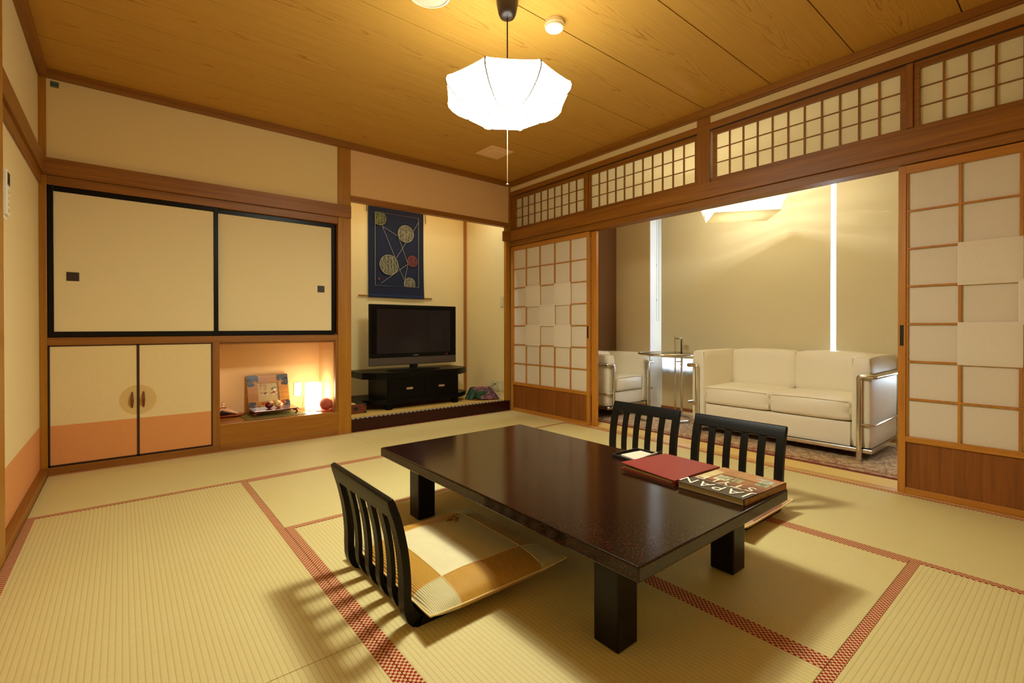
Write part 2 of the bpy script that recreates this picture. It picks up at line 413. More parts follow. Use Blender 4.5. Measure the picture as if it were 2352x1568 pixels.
# nageshi back wall, kamoi
trim([(-3.60, -1.737, -.030, .004, 1.8035, 1.9045)], WX, 'long wooden beam above the closet doors')
trim([(-3.575, -1.842, -.004, .06, 1.748, 1.803)], WX, 'grooved lintel over the black-framed doors')
trim([(XL, -3.582, -1.344, -.004, 1.803, 1.905), (XL, -3.578, -4.46, -1.47, 1.803, 1.905)], WY, 'wooden beam on the left wall')
trim([(XL, -3.596, -1.344, -.004, 1.75, 1.803)], WY)
trim([(XL, -3.5755, -1.344, -.002, -.044, .045), (XL, -3.5755, -4.46, -1.47, -.044, .045)], WY, 'low wooden skirting along the left wall')
# closet grid
trim([(-3.575, -1.842, -.004, .05, .781, .829)], WX, 'wooden rail between sliding doors and cupboard')
trim([(-2.731, -2.686, -.003, .05, .045, .781)], WZ, 'upright between cupboard and lit niche')
trim([(-3.575, -2.686, -.004, .05, 0, .045)], WX, 'wooden sill under the cupboard')
trim([(-1.862, -1.838, -.001, .045, .191, .781)], WZ)
trim([(-2.686, -1.838, -.003, .42, .0, .191)], wood('niche_board', srgb(164, 106, 28), srgb(142, 86, 16), 0, .28), 'glossy wooden shelf board of the lit niche')
trim([(-1.8, -1.73, .04, .81, 0, .111)], WX)
trim([(-2.686, -1.842, -.006, .0, .0, .036)], WX, 'thin wooden skirting below the niche board')
# alcove: hanging beam + red lacquer sill
trim([(-1.735, -.028, -.012, .045, 1.955, 2.0)], WX, 'thin beam across the alcove opening')
RED = plain('red_lacquer', srgb(46, 8, 5), .22, 0, 0, 0, 0, .3)
trim([(-1.731, -.005, -.004, .06, 0, .107)], RED, 'dark red lacquered sill of the alcove', .004)
# right wall beams
trim([(-.030, .012, YF, -.0, 1.803, 1.908), (-.098, -.030, -.014, .012, 1.803, 1.908)], WY, 'long wooden beam above the paper screens')
trim([(-.006, .10, YF, -.0, 1.752, 1.803)], WY, 'grooved lintel above the paper screens')
trim([(.006, .09, YF, -.0, 1.908, 1.942)], WY)
trim([(-.012, .05, YF, -.0, 2.285, 2.33)], WY, 'upper rail over the lattice transoms')
trim([(-.008, .07, -2.250, -2.152, 1.90, 2.387), ], WZ, 'short upright between the lattice transoms')
trim([(-.002, .06, -3.367, -3.338, 1.942, 2.285)], WZ); trim([(-.002, .06, -1.104, -1.072, 1.942, 2.285)], WZ)
# sill under shoji with grooves
trim([(0, .062, YF, 0, -.045, .004)], wood('sill_wood', srgb(214, 164, 86), srgb(190, 136, 60), 1, .4), 'pale wooden sill under the paper screens')
b = MB(); b.box(.062, .245, YF, -.0, -.045, .002)
def strip_mat():
    return stripes('straw_strip', 1, .012, srgb(232, 200, 120), srgb(190, 148, 70))
struct(b.build('floor', strip_mat()), 'narrow ribbed straw strip inside the veranda', 'floor')

# alcove mat with striped edge
r = thing('tatami_mat', 'narrow raised straw mat on the alcove floor', 'tatami mat', (-.88, .4, .06))
b = MB(); b.box(-1.731, -.036, .06, .81, .06, .111); b.build('straw_surface', stripes('alcove_straw', 1, .0155, srgb(214, 178, 96), srgb(170, 130, 60)), r)
m, nt, bs = newmat('black_white_braid'); 
g = nt.nodes.new('ShaderNodeNewGeometry'); sx = nt.nodes.new('ShaderNodeSeparateXYZ'); L(nt, g.outputs['Position'], sx.inputs[0])
q = math_n(nt, 'ADD', math_n(nt, 'MULTIPLY', sx.outputs[0], 24.0), math_n(nt, 'MULTIPLY', sx.outputs[1], 40.0))
L(nt, mix_c(nt, math_n(nt, 'GREATER_THAN', math_n(nt, 'FRACT', math_n(nt, 'ADD', q, 90)), .62), srgb(40, 30, 20), srgb(222, 206, 170)), bs.inputs['Base Color'])
b = MB(); b.tube([(-1.731, .022, .1062), (-.036, .022, .1062)], .0046, 8); b.box(-1.731, -.036, .02, .062, .1065, .1109); b.build('braid_edge', m, r)

# window wall of veranda
b = MB(); b.box(1.375, 1.44, YF, -.94, 0, .42); b.box(1.375, 1.44, YF, -.94, 2.14, 2.3); b.box(1.375, 1.44, YF, -4.3, .42, 2.14); struct(b.build('wall_window', WP_VER))
b = MB(); b.prism([(1.25, -.43), (1.25, -.885), (1.375, -.955), (1.44, -.955), (1.44, -.43)], 2, 0, 2.3); struct(b.build('wall_veranda_side', WP_VER))
b = MB(); b.prism([(1.2535, -.8885), (1.2515, -.892), (1.3735, -.9605), (1.44, -.9605), (1.44, -.957), (1.3755, -.957)], 2, 0, 2.3); struct(b.build('trim_90', plain('reveal_daylight_white', srgb(236, 236, 240), .8)), 'added white cover on the window reveal, daylight put into its colour', 'trim')  # bluish white cover over the beige wall stands in for bright daylight
b = MB(); b.box(.096, 1.44, -.43, -.37, 0, 2.3); struct(b.build('wall_veranda_end', BROWNW))
b = MB(); b.box(1.362, 1.376, YF, -.955, 0, .032); b.box(1.238, 1.252, -.885, -.43, 0, .032); struct(b.build('baseboard_veranda', wood('base_wood', srgb(150, 84, 36), srgb(124, 62, 22), 1)))
# window frame behind the curtains
wf = thing('window_1', 'aluminium framed veranda window behind the blinds', 'window', (1.41, -2.6, .42), kind='structure')
AL = plain('aluminium', srgb(190, 190, 190), .4, .8)
b = MB()
for (y0, y1, z0, z1) in ((-4.3, -.955, .42, .46), (-4.3, -.955, 2.10, 2.14), (-.99, -.955, .46, 2.1), (-4.3, -4.265, .46, 2.1), (-2.66, -2.62, .46, 2.1)):
    b.box(1.39, 1.43, y0, y1, z0, z1)
b.build('window_frame', AL, wf)
gl = thin_glass('window_glass')
b = MB(); b.box(1.408, 1.412, -4.27, -.985, .46, 2.1); b.build('glass_pane', gl, wf)

# ---------------------------------------------------------------- tatami mats
def mat_thing(x0, x1, y0, y1, along, label):
    r = thing('tatami_mat', label, 'tatami mat', ((x0+x1)/2, (y0+y1)/2, -.045), 'tatami mats laid over the room floor')
    g = .0008
    bb = MB(); bb.box(x0+g, x1-g, y0+g, y1-g, -.045, 0); bb.build('straw_surface', TM_X if along == 'x' else TM_Y, r, .002)
    w = .032
    if along == 'x': S = [(x0+g, x1-g, y0+g, y0+w), (x0+g, x1-g, y1-w, y1-g)]
    else: S = [(x0+g, x0+w, y0+g, y1-g), (x1-w, x1-g, y0+g, y1-g)]
    for s in S:
        bb = MB(); bb.box(s[0], s[1], s[2], s[3], -.02, .0012); bb.build('border_strip', HERI, r, .0006)
x0, xa, xb, xc = -3.572, -2.672, -1.787, -.908
mat_thing(-3.575, -1.775, -.868, -.004, 'x', 'tatami mat lying against the closet wall, far left corner')
mat_thing(-1.775, 0, -.868, -.004, 'x', 'tatami mat lying along the foot of the alcove sill')
mat_thing(-3.575, xa, -2.668, -.868, 'y', 'large bare tatami mat at left between the left wall and the single floor chair')
mat_thing(xa, xc, -1.735, -.868, 'x', 'tatami mat crossing just beyond the far end of the low table')
mat_thing(xc, 0, -2.668, -.868, 'y', 'tatami mat beneath the two floor chairs along the screens')
mat_thing(xa, xb, -3.535, -1.735, 'y', 'tatami mat under the single floor chair and its patchwork cushion')
mat_thing(xb, xc, -3.535, -1.735, 'y', 'tatami mat under the right side of the low table')
mat_thing(xc, 0, YF, -2.668, 'y', 'tatami mat in front of the right-hand paper screen')
mat_thing(xa, xc, YF, -3.535, 'x', 'tatami mat nearest the camera at bottom right, ribs running crosswise')
mat_thing(-3.575, xa, YF, -2.668, 'y', 'tatami mat at the bottom left corner, below the thin seam')

# ---------------------------------------------------------------- closet doors
def fusuma(x0, x1, y, hx0, hx1, label, n):
    r = thing('door_%d' % n, label, 'sliding door', ((x0+x1)/2, y, .83), kind='structure')
    z0, z1 = .831, 1.748; fw = .024 if n == 1 else .012
    fb = .034
    b = MB(); b.box(x0+.02, x1-.02, y+.004, y+.02, z0+.02, z1-.02); b.build('door_panel', WP_FUS, r)
    b = MB(); b.box(x0, x0+.026, y-.002, y+.024, z0, z1); b.box(x1-.028, x1, y-.002, y+.024, z0, z1); b.box(x0, x1, y-.001, y+.023, z0, z0+fb); b.box(x0, x1, y-.001, y+.023, z1-fb, z1)
    b.build('door_frame', LACQ_BLACK, r, .002)
    b = MB(); b.box(hx0, hx1, y+.001, y+.005, 1.176, 1.23); b.box(hx0+.004, hx1-.004, y+.0005, y+.0015, 1.18, 1.226); b.build('finger_pull', HANDLE_DK, r, .001)
fusuma(-3.572, -2.692, .002, -3.490, -3.432, 'left black-framed cream sliding closet door, the wider one', 1)
fusuma(-2.718, -1.854, .032, -1.988-.005, -1.933-.005, 'right black-framed cream sliding closet door next to the broad post', 2)
def cup(x0, x1, hx, label, n):
    r = thing('door_%d' % n, label, 'cupboard door', ((x0+x1)/2, .005, .05), kind='structure')
    b = MB(); b.box(x0+.006, x1-.006, .003, .02, .056, .775); b.build('door_panel', WP_DOOR, r)
    b = MB(); b.box(x0, x0+.007, .0, .022, .05, .781); b.box(x1-.007, x1, .0, .022, .05, .781); b.box(x0, x1, .0, .022, .05, .057); b.box(x0, x1, .0, .022, .774, .781)
    b.build('door_edge', DARKW, r)
    b = MB(); pts = []; rr = []
    for i in range(9):
        t = i/8; pts.append((hx, .003-.020*math.sin(PI*t), .366+.102*t)); rr.append(.0035+.0045*math.sin(PI*t))
    b.tube(pts, rr, 10); b.build('door_handle', plain('reddish_handle', srgb(120, 62, 36), .35), r, smooth=50)
cup(-3.572, -3.147, -3.178, 'left door of the low cream and peach cupboard', 3)
cup(-3.147, -2.731, -3.119, 'right door of the low cream and peach cupboard, beside the niche', 4)

# ---------------------------------------------------------------- transom lattices
def transom(y0, y1, ncol, n, label):
    # y0 > y1
    r = thing('window_%d' % n, label, 'transom window', (.015, (y0+y1)/2, 1.942), kind='structure')
    z0, z1 = 1.942, 2.285
    f = .026; zi0, zi1 = z0+.004, z1-.040
    b = MB(); b.box(.008, .03, y1, y1+f, z0, z1); b.box(.008, .03, y0-f, y0, z0, z1); b.box(.008, .03, y1+f, y0-f, zi1, z1-.004); b.box(.008, .03, y1+f, y0-f, z0, zi0)
    b.build('lattice_frame', WY, r, .001)
    b = MB(); ya, yb = y0-f, y1+f
    for i in range(1, ncol):
        y = ya+(yb-ya)*i/ncol; b.box(.012, .024, y-.0045, y+.0045, zi0, zi1)
    for j in (1, 2):
        z = zi0+(zi1-zi0)*j/3; b.box(.0125, .0235, yb, ya, z-.0025, z+.0025)
    b.build('lattice_bars', WZ, r)
    b = MB(); b.box(.0245, .0255, yb, ya, zi0, zi1); b.build('paper_pane', TRPAPER, r)
transom(-.060, -1.072, 10, 2, 'lattice transom nearest the alcove corner, above the closed paper screen')
transom(-1.104, -2.152, 11, 3, 'lattice transom left of the short upright, over the opening')
transom(-2.262, -3.338, 11, 4, 'lattice transom right of the short upright')
transom(-3.367, -4.45, 11, 5, 'lattice transom at the right picture edge')
trim([(-.001, .05, -.060, -.0, 1.942, 2.285)], WZ)
# dark bar painted in for the shadow gap under the upper rail
trim([(-.004, .004, YF, 0, 2.2795, 2.285)], DARKW)

# ---------------------------------------------------------------- shoji
def shoji(x, y0, n, label, patches, pull=None, kind='door', nst=.026):
    # y0 = far edge (greater y); width 1.11
    w = 1.108; y1 = y0-w; t = .028
    r = thing('door_%d' % n, label, 'paper screen door', (x, (y0+y1)/2, .004), kind='structure')
    st = .034; z0, z1 = .004, 1.748
    b = MB(); b.box(x, x+t, y0-st, y0, z0, z1); b.box(x, x+t, y1, y1+nst, z0, z1); b.build('stile', SHW_Z, r, .002)
    b = MB(); b.box(x+.001, x+t-.001, y1+.002, y0-.002, 1.704, z1-.0006); b.box(x+.001, x+t-.001, y1+.002, y0-.002, .278, .309); b.box(x+.001, x+t-.001, y1+.002, y0-.002, z0+.0006, .037); b.build('rail', SHW_Y, r, .002)
    b = MB(); b.box(x+.010, x+.018, y1+.02, y0-.02, .03, .285); b.build('base_board', BOARD, r)
    ya, yb = y0-st, y1+nst
    cw = (yb-ya)/5; rh = (1.704-.309)/7
    b = MB()
    for i in range(1, 5): b.box(x+.006, x+.0165, ya+cw*i-.0055, ya+cw*i+.0055, .309, 1.704)
    for j in range(1, 7): z = .309+rh*j; b.box(x+.0065, x+.016, yb, ya, z-.0045, z+.0045)
    for i in (0, 5):
        yy = ya+cw*i; b.box(x+.006, x+.0165, yy-.007, yy+.007, .309, 1.704)
    b.build('lattice_bars', SHW_Z, r)
    b = MB(); b.box(x+.0170, x+.0178, yb, ya, .309, 1.704); b.build('paper_pane', PAPER, r)
    for (ci, rj) in patches:      # column from far side, row from top (0-based)
        u0 = ya+cw*ci+.008; u1 = ya+cw*(ci+1)-.008; v1 = 1.704-rh*rj+.007; v0 = v1-rh-.014
        b = MB()
        def fn(u, v, u0=u0, u1=u1, v0=v0, v1=v1):
            e = min(1, min(u, 1-u, v, 1-v)*9)
            return (x+.0048-.0023*math.sin(e*PI/2), u0+(u1-u0)*u, v0+(v1-v0)*v)
        b.grid(fn, 18, 18)
        b.build('raised_paper_square', PAPER2, r, smooth=60)
    if pull is not None:
        b = MB(); yy = (y1+.013) if pull < 0 else (y0-.017)
        b.box(x-.0008, x+.004, yy-.008, yy+.008, .79, .90); b.box(x-.0014, x, yy-.005, yy+.005, .795, .895); b.build('finger_pull', plain('black_pull', srgb(20, 14, 10), .4), r)
PT = [(1, 2), (3, 2), (2, 3), (1, 4), (3, 4)]
shoji(.004, -.004, 5, 'closed-up paper screen beside the alcove, the front one of the left stack', PT, -1)
shoji(.040, -.060, 6, 'second paper screen stacked behind the left one, only its edge showing', PT, nst=.056)
shoji(.004, -3.306, 7, 'right-hand paper screen at the picture edge', PT, 1)
shoji(.040, -3.350, 8, 'paper screen stacked behind the right-hand one', [])

# ---------------------------------------------------------------- low table
T = thing('low_table', 'long low black-brown lacquered table on four square legs', 'table', (-1.8175, -2.535, 0))
def lacquer():
    m, nt, bs = newmat('speckled_lacquer'); bs.inputs['Roughness'].default_value = .135; bs.inputs['Specular IOR Level'].default_value = .42
    vo = nt.nodes.new('ShaderNodeTexVoronoi'); vo.inputs['Scale'].default_value = 330; L(nt, coords(nt), vo.inputs['Vector'])
    rnd = nt.nodes.new('ShaderNodeSeparateColor'); L(nt, vo.outputs['Color'], rnd.inputs[0])
    k = math_n(nt, 'MULTIPLY', math_n(nt, 'GREATER_THAN', rnd.outputs[0], .80), math_n(nt, 'LESS_THAN', vo.outputs['Distance'], .38))
    L(nt, mix_c(nt, k, srgb(22, 10, 5), srgb(106, 36, 16)), bs.inputs['Base Color'])
    f = noise(nt, coords(nt), 420, 2); bump(nt, bs, f, .05, .0006)
    return m
LQ = lacquer()
b = MB(); b.box(-2.26, -1.375, -3.282, -1.79, .267, .308); b.build('tabletop', LQ, T, .005, seg=3)
LEGM = plain('table_leg_black', srgb(18, 12, 8), .35, 0, 30, .15, 0, .25)
for (lx, ly) in ((-2.19, -3.165), (-1.54, -3.165), (-2.175, -2.013), (-1.54, -2.013)):
    b = MB()
    x1, y1 = lx+.088, ly+.088
    b.prism([(lx, ly), (x1, ly), (x1, y1), (lx, y1)], 2, .0014, .268)
    b.build('leg', LEGM, T, .006, seg=3)

# ---------------------------------------------------------------- floor chairs (zaisu)
def make_zaisu():
    r = thing('floor_chair', '', 'legless chair', (0, 0, 0))
    prof = [(-.056, .398), (-.031, .322), (-.012, .235), (-.003, .150), (-.002, .085), (.008, .045), (.030, .020), (.075, .0135), (.38, .0135)]
    def dens(p, n):
        out = []
        for i in range(len(p)-1):
            p0 = p[max(i-1, 0)]; p1 = p[i]; p2 = p[i+1]; p3 = p[min(i+2, len(p)-1)]
            for k in range(n):
                t = k/n
                out.append(tuple(.5*((2*p1[a])+(-p0[a]+p2[a])*t+(2*p0[a]-5*p1[a]+4*p2[a]-p3[a])*t*t+(-p0[a]+3*p1[a]-3*p2[a]+p3[a])*t**3) for a in (0, 1)))
        out.append(p[-1]); return out
    D = dens(prof, 6); hw = .2425
    up = [p for i, p in enumerate(D) if i <= 42]
    TH = [.024]*len(D)
    for i in range(24, 46): TH[i] = .024+.014*math.sin(PI*(i-24)/22)
    for s in (-1, 1):
        b = MB(); b.ribbon(D[4:], s*hw, s*(hw-.040), TH[4:]); b.build('side_post', BLACKW, r, .004, smooth=40)
    b = MB(); b.ribbon(D[:6], -hw-.0004, hw+.0004, [.017, .020, .0235, .0245, .0248, .0248]); b.build('top_rail', BLACKW, r, .005, smooth=40, seg=3)
    gap = (2*hw-.08-4*.034)/5
    for k in range(4):
        y = -hw+.04+gap*(k+1)+.034*k
        b = MB(); b.ribbon(D[4:40], y, y+.034, .014); b.build('slat', BLACKW, r, .002, smooth=40)
    b = MB(); b.ribbon(D[36:], -hw+.039, hw-.039, .022); b.build('seat', BLACKW, r, .003, smooth=40)
    return r
z1 = make_zaisu(); z2 = copy_tree(z1); z3 = copy_tree(z1)
tag(z1, 'black slatted floor chair on the near left side of the low table', group='black legless floor chairs around the table')
z1.location = (-2.580, -2.467, 0); z1.name = 'floor_chair'
tag(z2, 'black slatted floor chair behind the table, in front of the sofa and the books', group='black legless floor chairs around the table')
z2.location = (-.735, -2.775, 0); z2.rotation_euler = (0, 0, PI)
tag(z3, 'black slatted floor chair behind the table, in front of the armchair', group='black legless floor chairs around the table')
z3.location = (-.725, -2.187, 0); z3.rotation_euler = (0, 0, PI)

# ---------------------------------------------------------------- patchwork cushions
def cushion_fab(name, col, ax, sc):
    m, nt, b = newmat(name); b.inputs['Roughness'].default_value = .55; b.inputs['Sheen Weight'].default_value = .2
    sx = nt.nodes.new('ShaderNodeSeparateXYZ'); L(nt, coords(nt), sx.inputs[0])
    s = math_n(nt, 'SINE', math_n(nt, 'MULTIPLY', sx.outputs[ax], sc))
    c = mix_c(nt, ramp(nt, s, -1, 1), tuple(v*(.72 if sc else 1) for v in col[:3])+(1,), col)
    f = noise(nt, coords(nt), 25, 3)
    c = mix_c(nt, ramp(nt, f, .35, .65, 0, .15), c, tuple(v*.7 for v in col[:3])+(1,))
    L(nt, c, b.inputs['Base Color']); 
    if sc: bump(nt, b, s, .5, .0015)
    return m
GOLD = cushion_fab('gold_ribbed', srgb(208, 152, 34), 0, 1050); PALE = cushion_fab('pale_fabric', srgb(222, 208, 160), 0, 0); PALER = cushion_fab('pale_ribbed', srgb(222, 208, 150), 0, 1050)
PIPE = plain('cushion_piping', srgb(232, 206, 140), .6)
def cushion(cx, cy_, wx, wy, zb, label, rz=0, mats=(PALE, GOLD, PALER), flower=True):
    r = thing('floor_cushion', label, 'cushion', (cx, cy_, zb), 'patchwork floor cushions'); N = 44
    b = MB()
    def surf(sgn):
        def fn(u, v):
            a, c = 2*u-1, 2*v-1
            pin = 1-.035*(1-abs(a)**2)*abs(c)**3; pin2 = 1-.035*(1-abs(c)**2)*abs(a)**3
            x = cx+wx/2*a*pin2; y = cy_+wy/2*c*pin
            h = ((1-abs(a)**3.2)*(1-abs(c)**3.2))**.55
            lift = .014*(abs(a)*abs(c))**3
            base = zb+.030+lift*.8
            if sgn > 0: z = base+.050*h+.0015*math.sin(a*9+c*4)*h
            else: z = base-(base-zb)*min(1, h*1.9)
            return (x, y, z)
        return fn
    for sgn in (1, -1):
        base = len(b.v)
        vs = [surf(sgn)(i/N, j/N) for j in range(N+1) for i in range(N+1)]
        b.v += vs
        for j in range(N):
            for i in range(N):
                a = base+j*(N+1)+i; q = (a, a+1, a+N+2, a+N+1)
                b.f.append(q if sgn > 0 else q[::-1])
                u, v = abs(2*(i+.5)/N-1), abs(2*(j+.5)/N-1); e = .60
                b.mi.append(0 if (u < e and v < e) else (2 if (u > e and v > e) else 1))
    b.build('cushion_body', list(mats), r, smooth=180)
    b = MB(); loop = []
    M = 24
    for k in range(4):
        for i in range(M):
            t = i/M; u, v = [(t, 0), (1, t), (1-t, 1), (0, 1-t)][k]
            p = surf(1)(u, v); loop.append(p)
    b.tube(loop, .003, 6, True); b.build('piping', PIPE, r, smooth=60)
    # seams between patches
    b = MB()
    for sgn in (-1, 1):
        for w in (0, 1):
            pts = []
            for i in range(25):
                t = .03+.94*i/24; e = .5+sgn*.3
                p = surf(1)(t, e) if w == 0 else surf(1)(e, t); pts.append((p[0], p[1], p[2]+.0004))
            b.tube(pts, .0016, 5)
    b.build('seam', PIPE, r)
    if flower:
        b = MB(); fx, fy = cx+.10, cy_+.17; zt = surf(1)(.68, .78)[2]+.003
        for k in range(12):
            a = k*2*PI/12+random.random()*.3; ln = .02+.018*random.random()
            p = [(fx+math.cos(a)*ln*t, fy+math.sin(a)*ln*t*1.3, zt+.002*math.sin(PI*t)) for t in (0, .35, .7, 1)]
            b.tube(p, [.002, .0045, .004, .001], 5)
        b.build('embroidered_flower', plain('embroidery', srgb(170, 128, 62), .6), r, smooth=60)
    if rz: r.rotation_euler = (0, 0, rz)
    return r
cushion(-2.275, -2.475, .55, .62, .0255, 'pale and gold patchwork cushion on the near left floor chair')
cushion(-1.00, -2.79, .50, .56, .0255, 'brown and cream patchwork cushion poking out beyond the right end of the table', 0,
        (PALE, cushion_fab('brown_ribbed', srgb(180, 104, 48), 0, 1050), cushion_fab('cream_ribbed', srgb(226, 188, 128), 0, 1050)), False)

# ---------------------------------------------------------------- things on the table
ZT = .308
def text_mesh(name, body, size, mat, parent, origin, right, up, extrude=.0004, spacing=1.0, offset=0):
    cu = bpy.data.curves.new(name, 'FONT'); cu.body = body; cu.size = size; cu.extrude = extrude; cu.space_character = spacing; cu.offset = offset
    o = bpy.data.objects.new(name+'_tmp', cu); C.objects.link(o)
    me = bpy.data.meshes.new_from_object(o); bpy.data.objects.remove(o); me.materials.clear(); me.materials.append(mat)
    right = Vector(right).normalized(); up = Vector(up).normalized(); nn = right.cross(up)
    off = Vector(origin)-origin_of(parent)
    for v in me.vertices:
        c = v.co.copy(); v.co = off+right*c.x+up*c.y+nn*c.z
    ob = bpy.data.objects.new(name, me); C.objects.link(ob); ob.parent = parent; return ob
bk = thing('book', 'thick paperback with a dark cover and large white title at the table end', 'book', (-1.52, -3.147, ZT))
bp = [(-1.667, -3.262), (-1.379, -3.278), (-1.366, -3.040), (-1.666, -3.022)]
b = MB(); q = [(p[0]*.985-1.52*.015, p[1]*.985-3.15*.015) for p in bp]; b.prism(q, 2, ZT+.002, ZT+.0205)
pg, nt, bs = newmat('page_edges'); bs.inputs['Roughness'].default_value = .8
fz = noise(nt, coords(nt, (2, 2, 900)), 1.0, 2); L(nt, mix_c(nt, ramp(nt, fz, .35, .65), srgb(140, 124, 88), srgb(205, 190, 150)), bs.inputs['Base Color'])
b.build('pages', pg, bk)
BKC = plain('book_cover_dark', srgb(46, 32, 22), .35, 0, 20, .2)
b = MB(); b.prism(bp, 2, ZT+.0205, ZT+.0222); b.prism(bp, 2, ZT+.0002, ZT+.002)
b.prism([bp[0], bp[1], (bp[1][0], bp[1][1]+.004), (bp[0][0], bp[0][1]+.004)], 2, ZT+.001, ZT+.0222)
b.build('cover', BKC, bk)
def BP(u, v):  # u: 0 near(-x) -> 1 (+x);  v: 0 (-y, spine) -> 1 (+y)
    a = Vector(bp[0]).lerp(Vector(bp[1]), u); c = Vector(bp[3]).lerp(Vector(bp[2]), u); return a.lerp(c, v)
def patch(name, u0, u1, v0, v1, mat, dz, skew=0):
    bb = MB(); P = [BP(u0, v0), BP(u1, v0+skew), BP(u1, v1+skew), BP(u0, v1)]
    z = ZT+.0222+dz; bb.prism([tuple(p) for p in P], 2, z-.0002, z+.0001); return bb.build(name, mat, bk)
def pic(name, c1, c2, s):
    m, nt, bs = newmat(name); bs.inputs['Roughness'].default_value = .35; f = noise(nt, coords(nt), s, 5, .7)
    L(nt, mix_c(nt, ramp(nt, f, .4, .6), c1, c2), bs.inputs['Base Color']); return m
BRW = pic('cover_brown', srgb(112, 66, 34), srgb(150, 94, 52), 14)
patch('cover_photo', .30, .995, .01, .99, BRW, .0002)
patch('cover_photo_wall', .70, .995, .01, .99, pic('cover_tan', srgb(150, 100, 60), srgb(176, 124, 78), 8), .0004)
patch('cover_photo_screen', .32, .80, .83, .985, pic('cover_screen', srgb(190, 166, 112), srgb(206, 184, 134), 6), .0006, 0)
patch('cover_photo_view', .46, .66, .56, .78, pic('cover_green', srgb(96, 106, 78), srgb(206, 196, 160), 60), .0006, .02)
patch('cover_photo_view', .50, .68, .40, .54, pic('cover_green_b', srgb(90, 100, 80), srgb(196, 170, 120), 60), .0006, .02)
patch('cover_photo_garden', .60, .84, .06, .24, pic('cover_garden', srgb(70, 84, 64), srgb(190, 190, 160), 70), .0006, .02)
patch('cover_photo_glare', .84, .90, .08, .36, pic('cover_glare', srgb(200, 196, 180), srgb(130, 120, 110), 40), .0007)
patch('cover_photo_beam', .34, .37, .02, .95, plain('cover_beam', srgb(58, 34, 20), .4), .0008)
patch('cover_photo_beam', .70, .715, .05, .80, plain('cover_beam', srgb(84, 48, 26), .4), .0008)
patch('cover_photo_floor', .38, .56, .03, .30, pic('cover_floor', srgb(104, 56, 30), srgb(130, 74, 42), 20), .0005)
patch('red_label', .955, .985, .05, .18, plain('red_label', srgb(190, 40, 20), .5), .0008)
WHT = plain('white_print', srgb(240, 232, 210), .5)
e1 = (Vector(bp[3])-Vector(bp[0])).normalized(); e2 = (Vector(bp[1])-Vector(bp[0])).normalized()
ea = (e1.x, e1.y, 0); eu = (-e2.x, -e2.y, 0)
zt = ZT+.0232
p = BP(.245, .035); text_mesh('title_line', 'JAPAN', .077, WHT, bk, (p.x, p.y, zt), ea, eu, .0003, 1.16, -.0004)
p = BP(.475, .10); text_mesh('title_line', 'STYLE', .066, WHT, bk, (p.x, p.y, zt), ea, eu, .0003, 1.2, -.0004)
for v0_, v1_ in ((.22, .36), (.39, .50), (.53, .62)): patch('fine_print', .288, .294, v0_, v1_, WHT, .001)
# spine
m_sp = pic('spine_brown', srgb(110, 74, 36), srgb(140, 96, 48), 20)
b = MB(); b.box(bp[0][0]+.002, bp[1][0], 0, 0, 0, 0); 
b = MB(); sp0 = Vector(bp[0]); sp1 = Vector(bp[1])
def SP(u, dz, o=.0006): q = sp0.lerp(sp1, u); return (q.x-.0, q.y-o, ZT+dz)
b.add([SP(.07, .001), SP(.99, .001), SP(.99, .0222), SP(.07, .0222)], [(0, 1, 2, 3)]); b.build('spine_band', m_sp, bk)
b = MB(); b.add([SP(.0, .001), SP(.07, .001), SP(.07, .0222), SP(.0, .0222)], [(0, 1, 2, 3)]); b.build('spine_picture', pic('spine_pic', srgb(60, 30, 16), srgb(190, 150, 90), 120), bk)
b = MB(); b.add([SP(.91, .007, .001), SP(.975, .007, .001), SP(.975, .0185, .001), SP(.91, .0185, .001)], [(0, 1, 2, 3)]); b.build('spine_label', plain('spine_red', srgb(190, 50, 20), .5), bk)
o1 = SP(.12, .0055, .0012); text_mesh('spine_title', 'JAPAN STYLE', .0165, plain('gold_print', srgb(206, 164, 84), .4), bk, o1, (e2.x, e2.y, 0), (0, 0, 1), .0002)

fd = thing('menu_folder', 'dark red leather menu folder lying open-edged between the memo tray and the book', 'folder', (-1.50, -2.875, ZT))
fp = [(-1.660, -3.005), (-1.360, -3.022), (-1.352, -2.768), (-1.636, -2.742)]
REDL = plain('red_leather', srgb(132, 36, 30), .42, 0, 260, .12)
b = MB()
def cov(z, lift):
    def fn(u, v):
        a = Vector(fp[0]).lerp(Vector(fp[1]), u); c = Vector(fp[3]).lerp(Vector(fp[2]), u); p = a.lerp(c, v)
        zz = z+lift*(v**1.5)*(1-u)*.9+lift*.25*math.sin(PI*u)*(1-v)
        return (p.x, p.y, zz)
    return fn
NU = 16
for (za, zb_, li) in ((ZT+.0165, ZT+.0190, .008), (ZT+.0002, ZT+.0025, 0)):
    f0, f1 = cov(za, li), cov(zb_, li); base = len(b.v)
    for f in (f0, f1): b.v += [f(i/NU, j/NU) for j in range(NU+1) for i in range(NU+1)]
    K = (NU+1)**2
    for j in range(NU):
        for i in range(NU):
            a = base+j*(NU+1)+i; b.f.append((a, a+NU+1, a+NU+2, a+1)); a += K; b.f.append((a, a+1, a+NU+2, a+NU+1)); b.mi += [0, 0]
    ed = [i for i in range(NU+1)]+[(j*(NU+1)+NU) for j in range(1, NU+1)]+[NU*(NU+1)+i for i in range(NU-1, -1, -1)]+[j*(NU+1) for j in range(NU-1, 0, -1)]
    for k in range(len(ed)):
        a, c = base+ed[k], base+ed[(k+1) % len(ed)]; b.f.append((a, c, c+K, a+K)); b.mi.append(0)
b.build('cover', REDL, fd, smooth=40)
b = MB(); b.prism([fp[0], fp[1], (fp[1][0]+.0, fp[1][1]+.006), (fp[0][0], fp[0][1]+.006)], 2, ZT+.0005, ZT+.0185); b.build('spine', REDL, fd, .002)
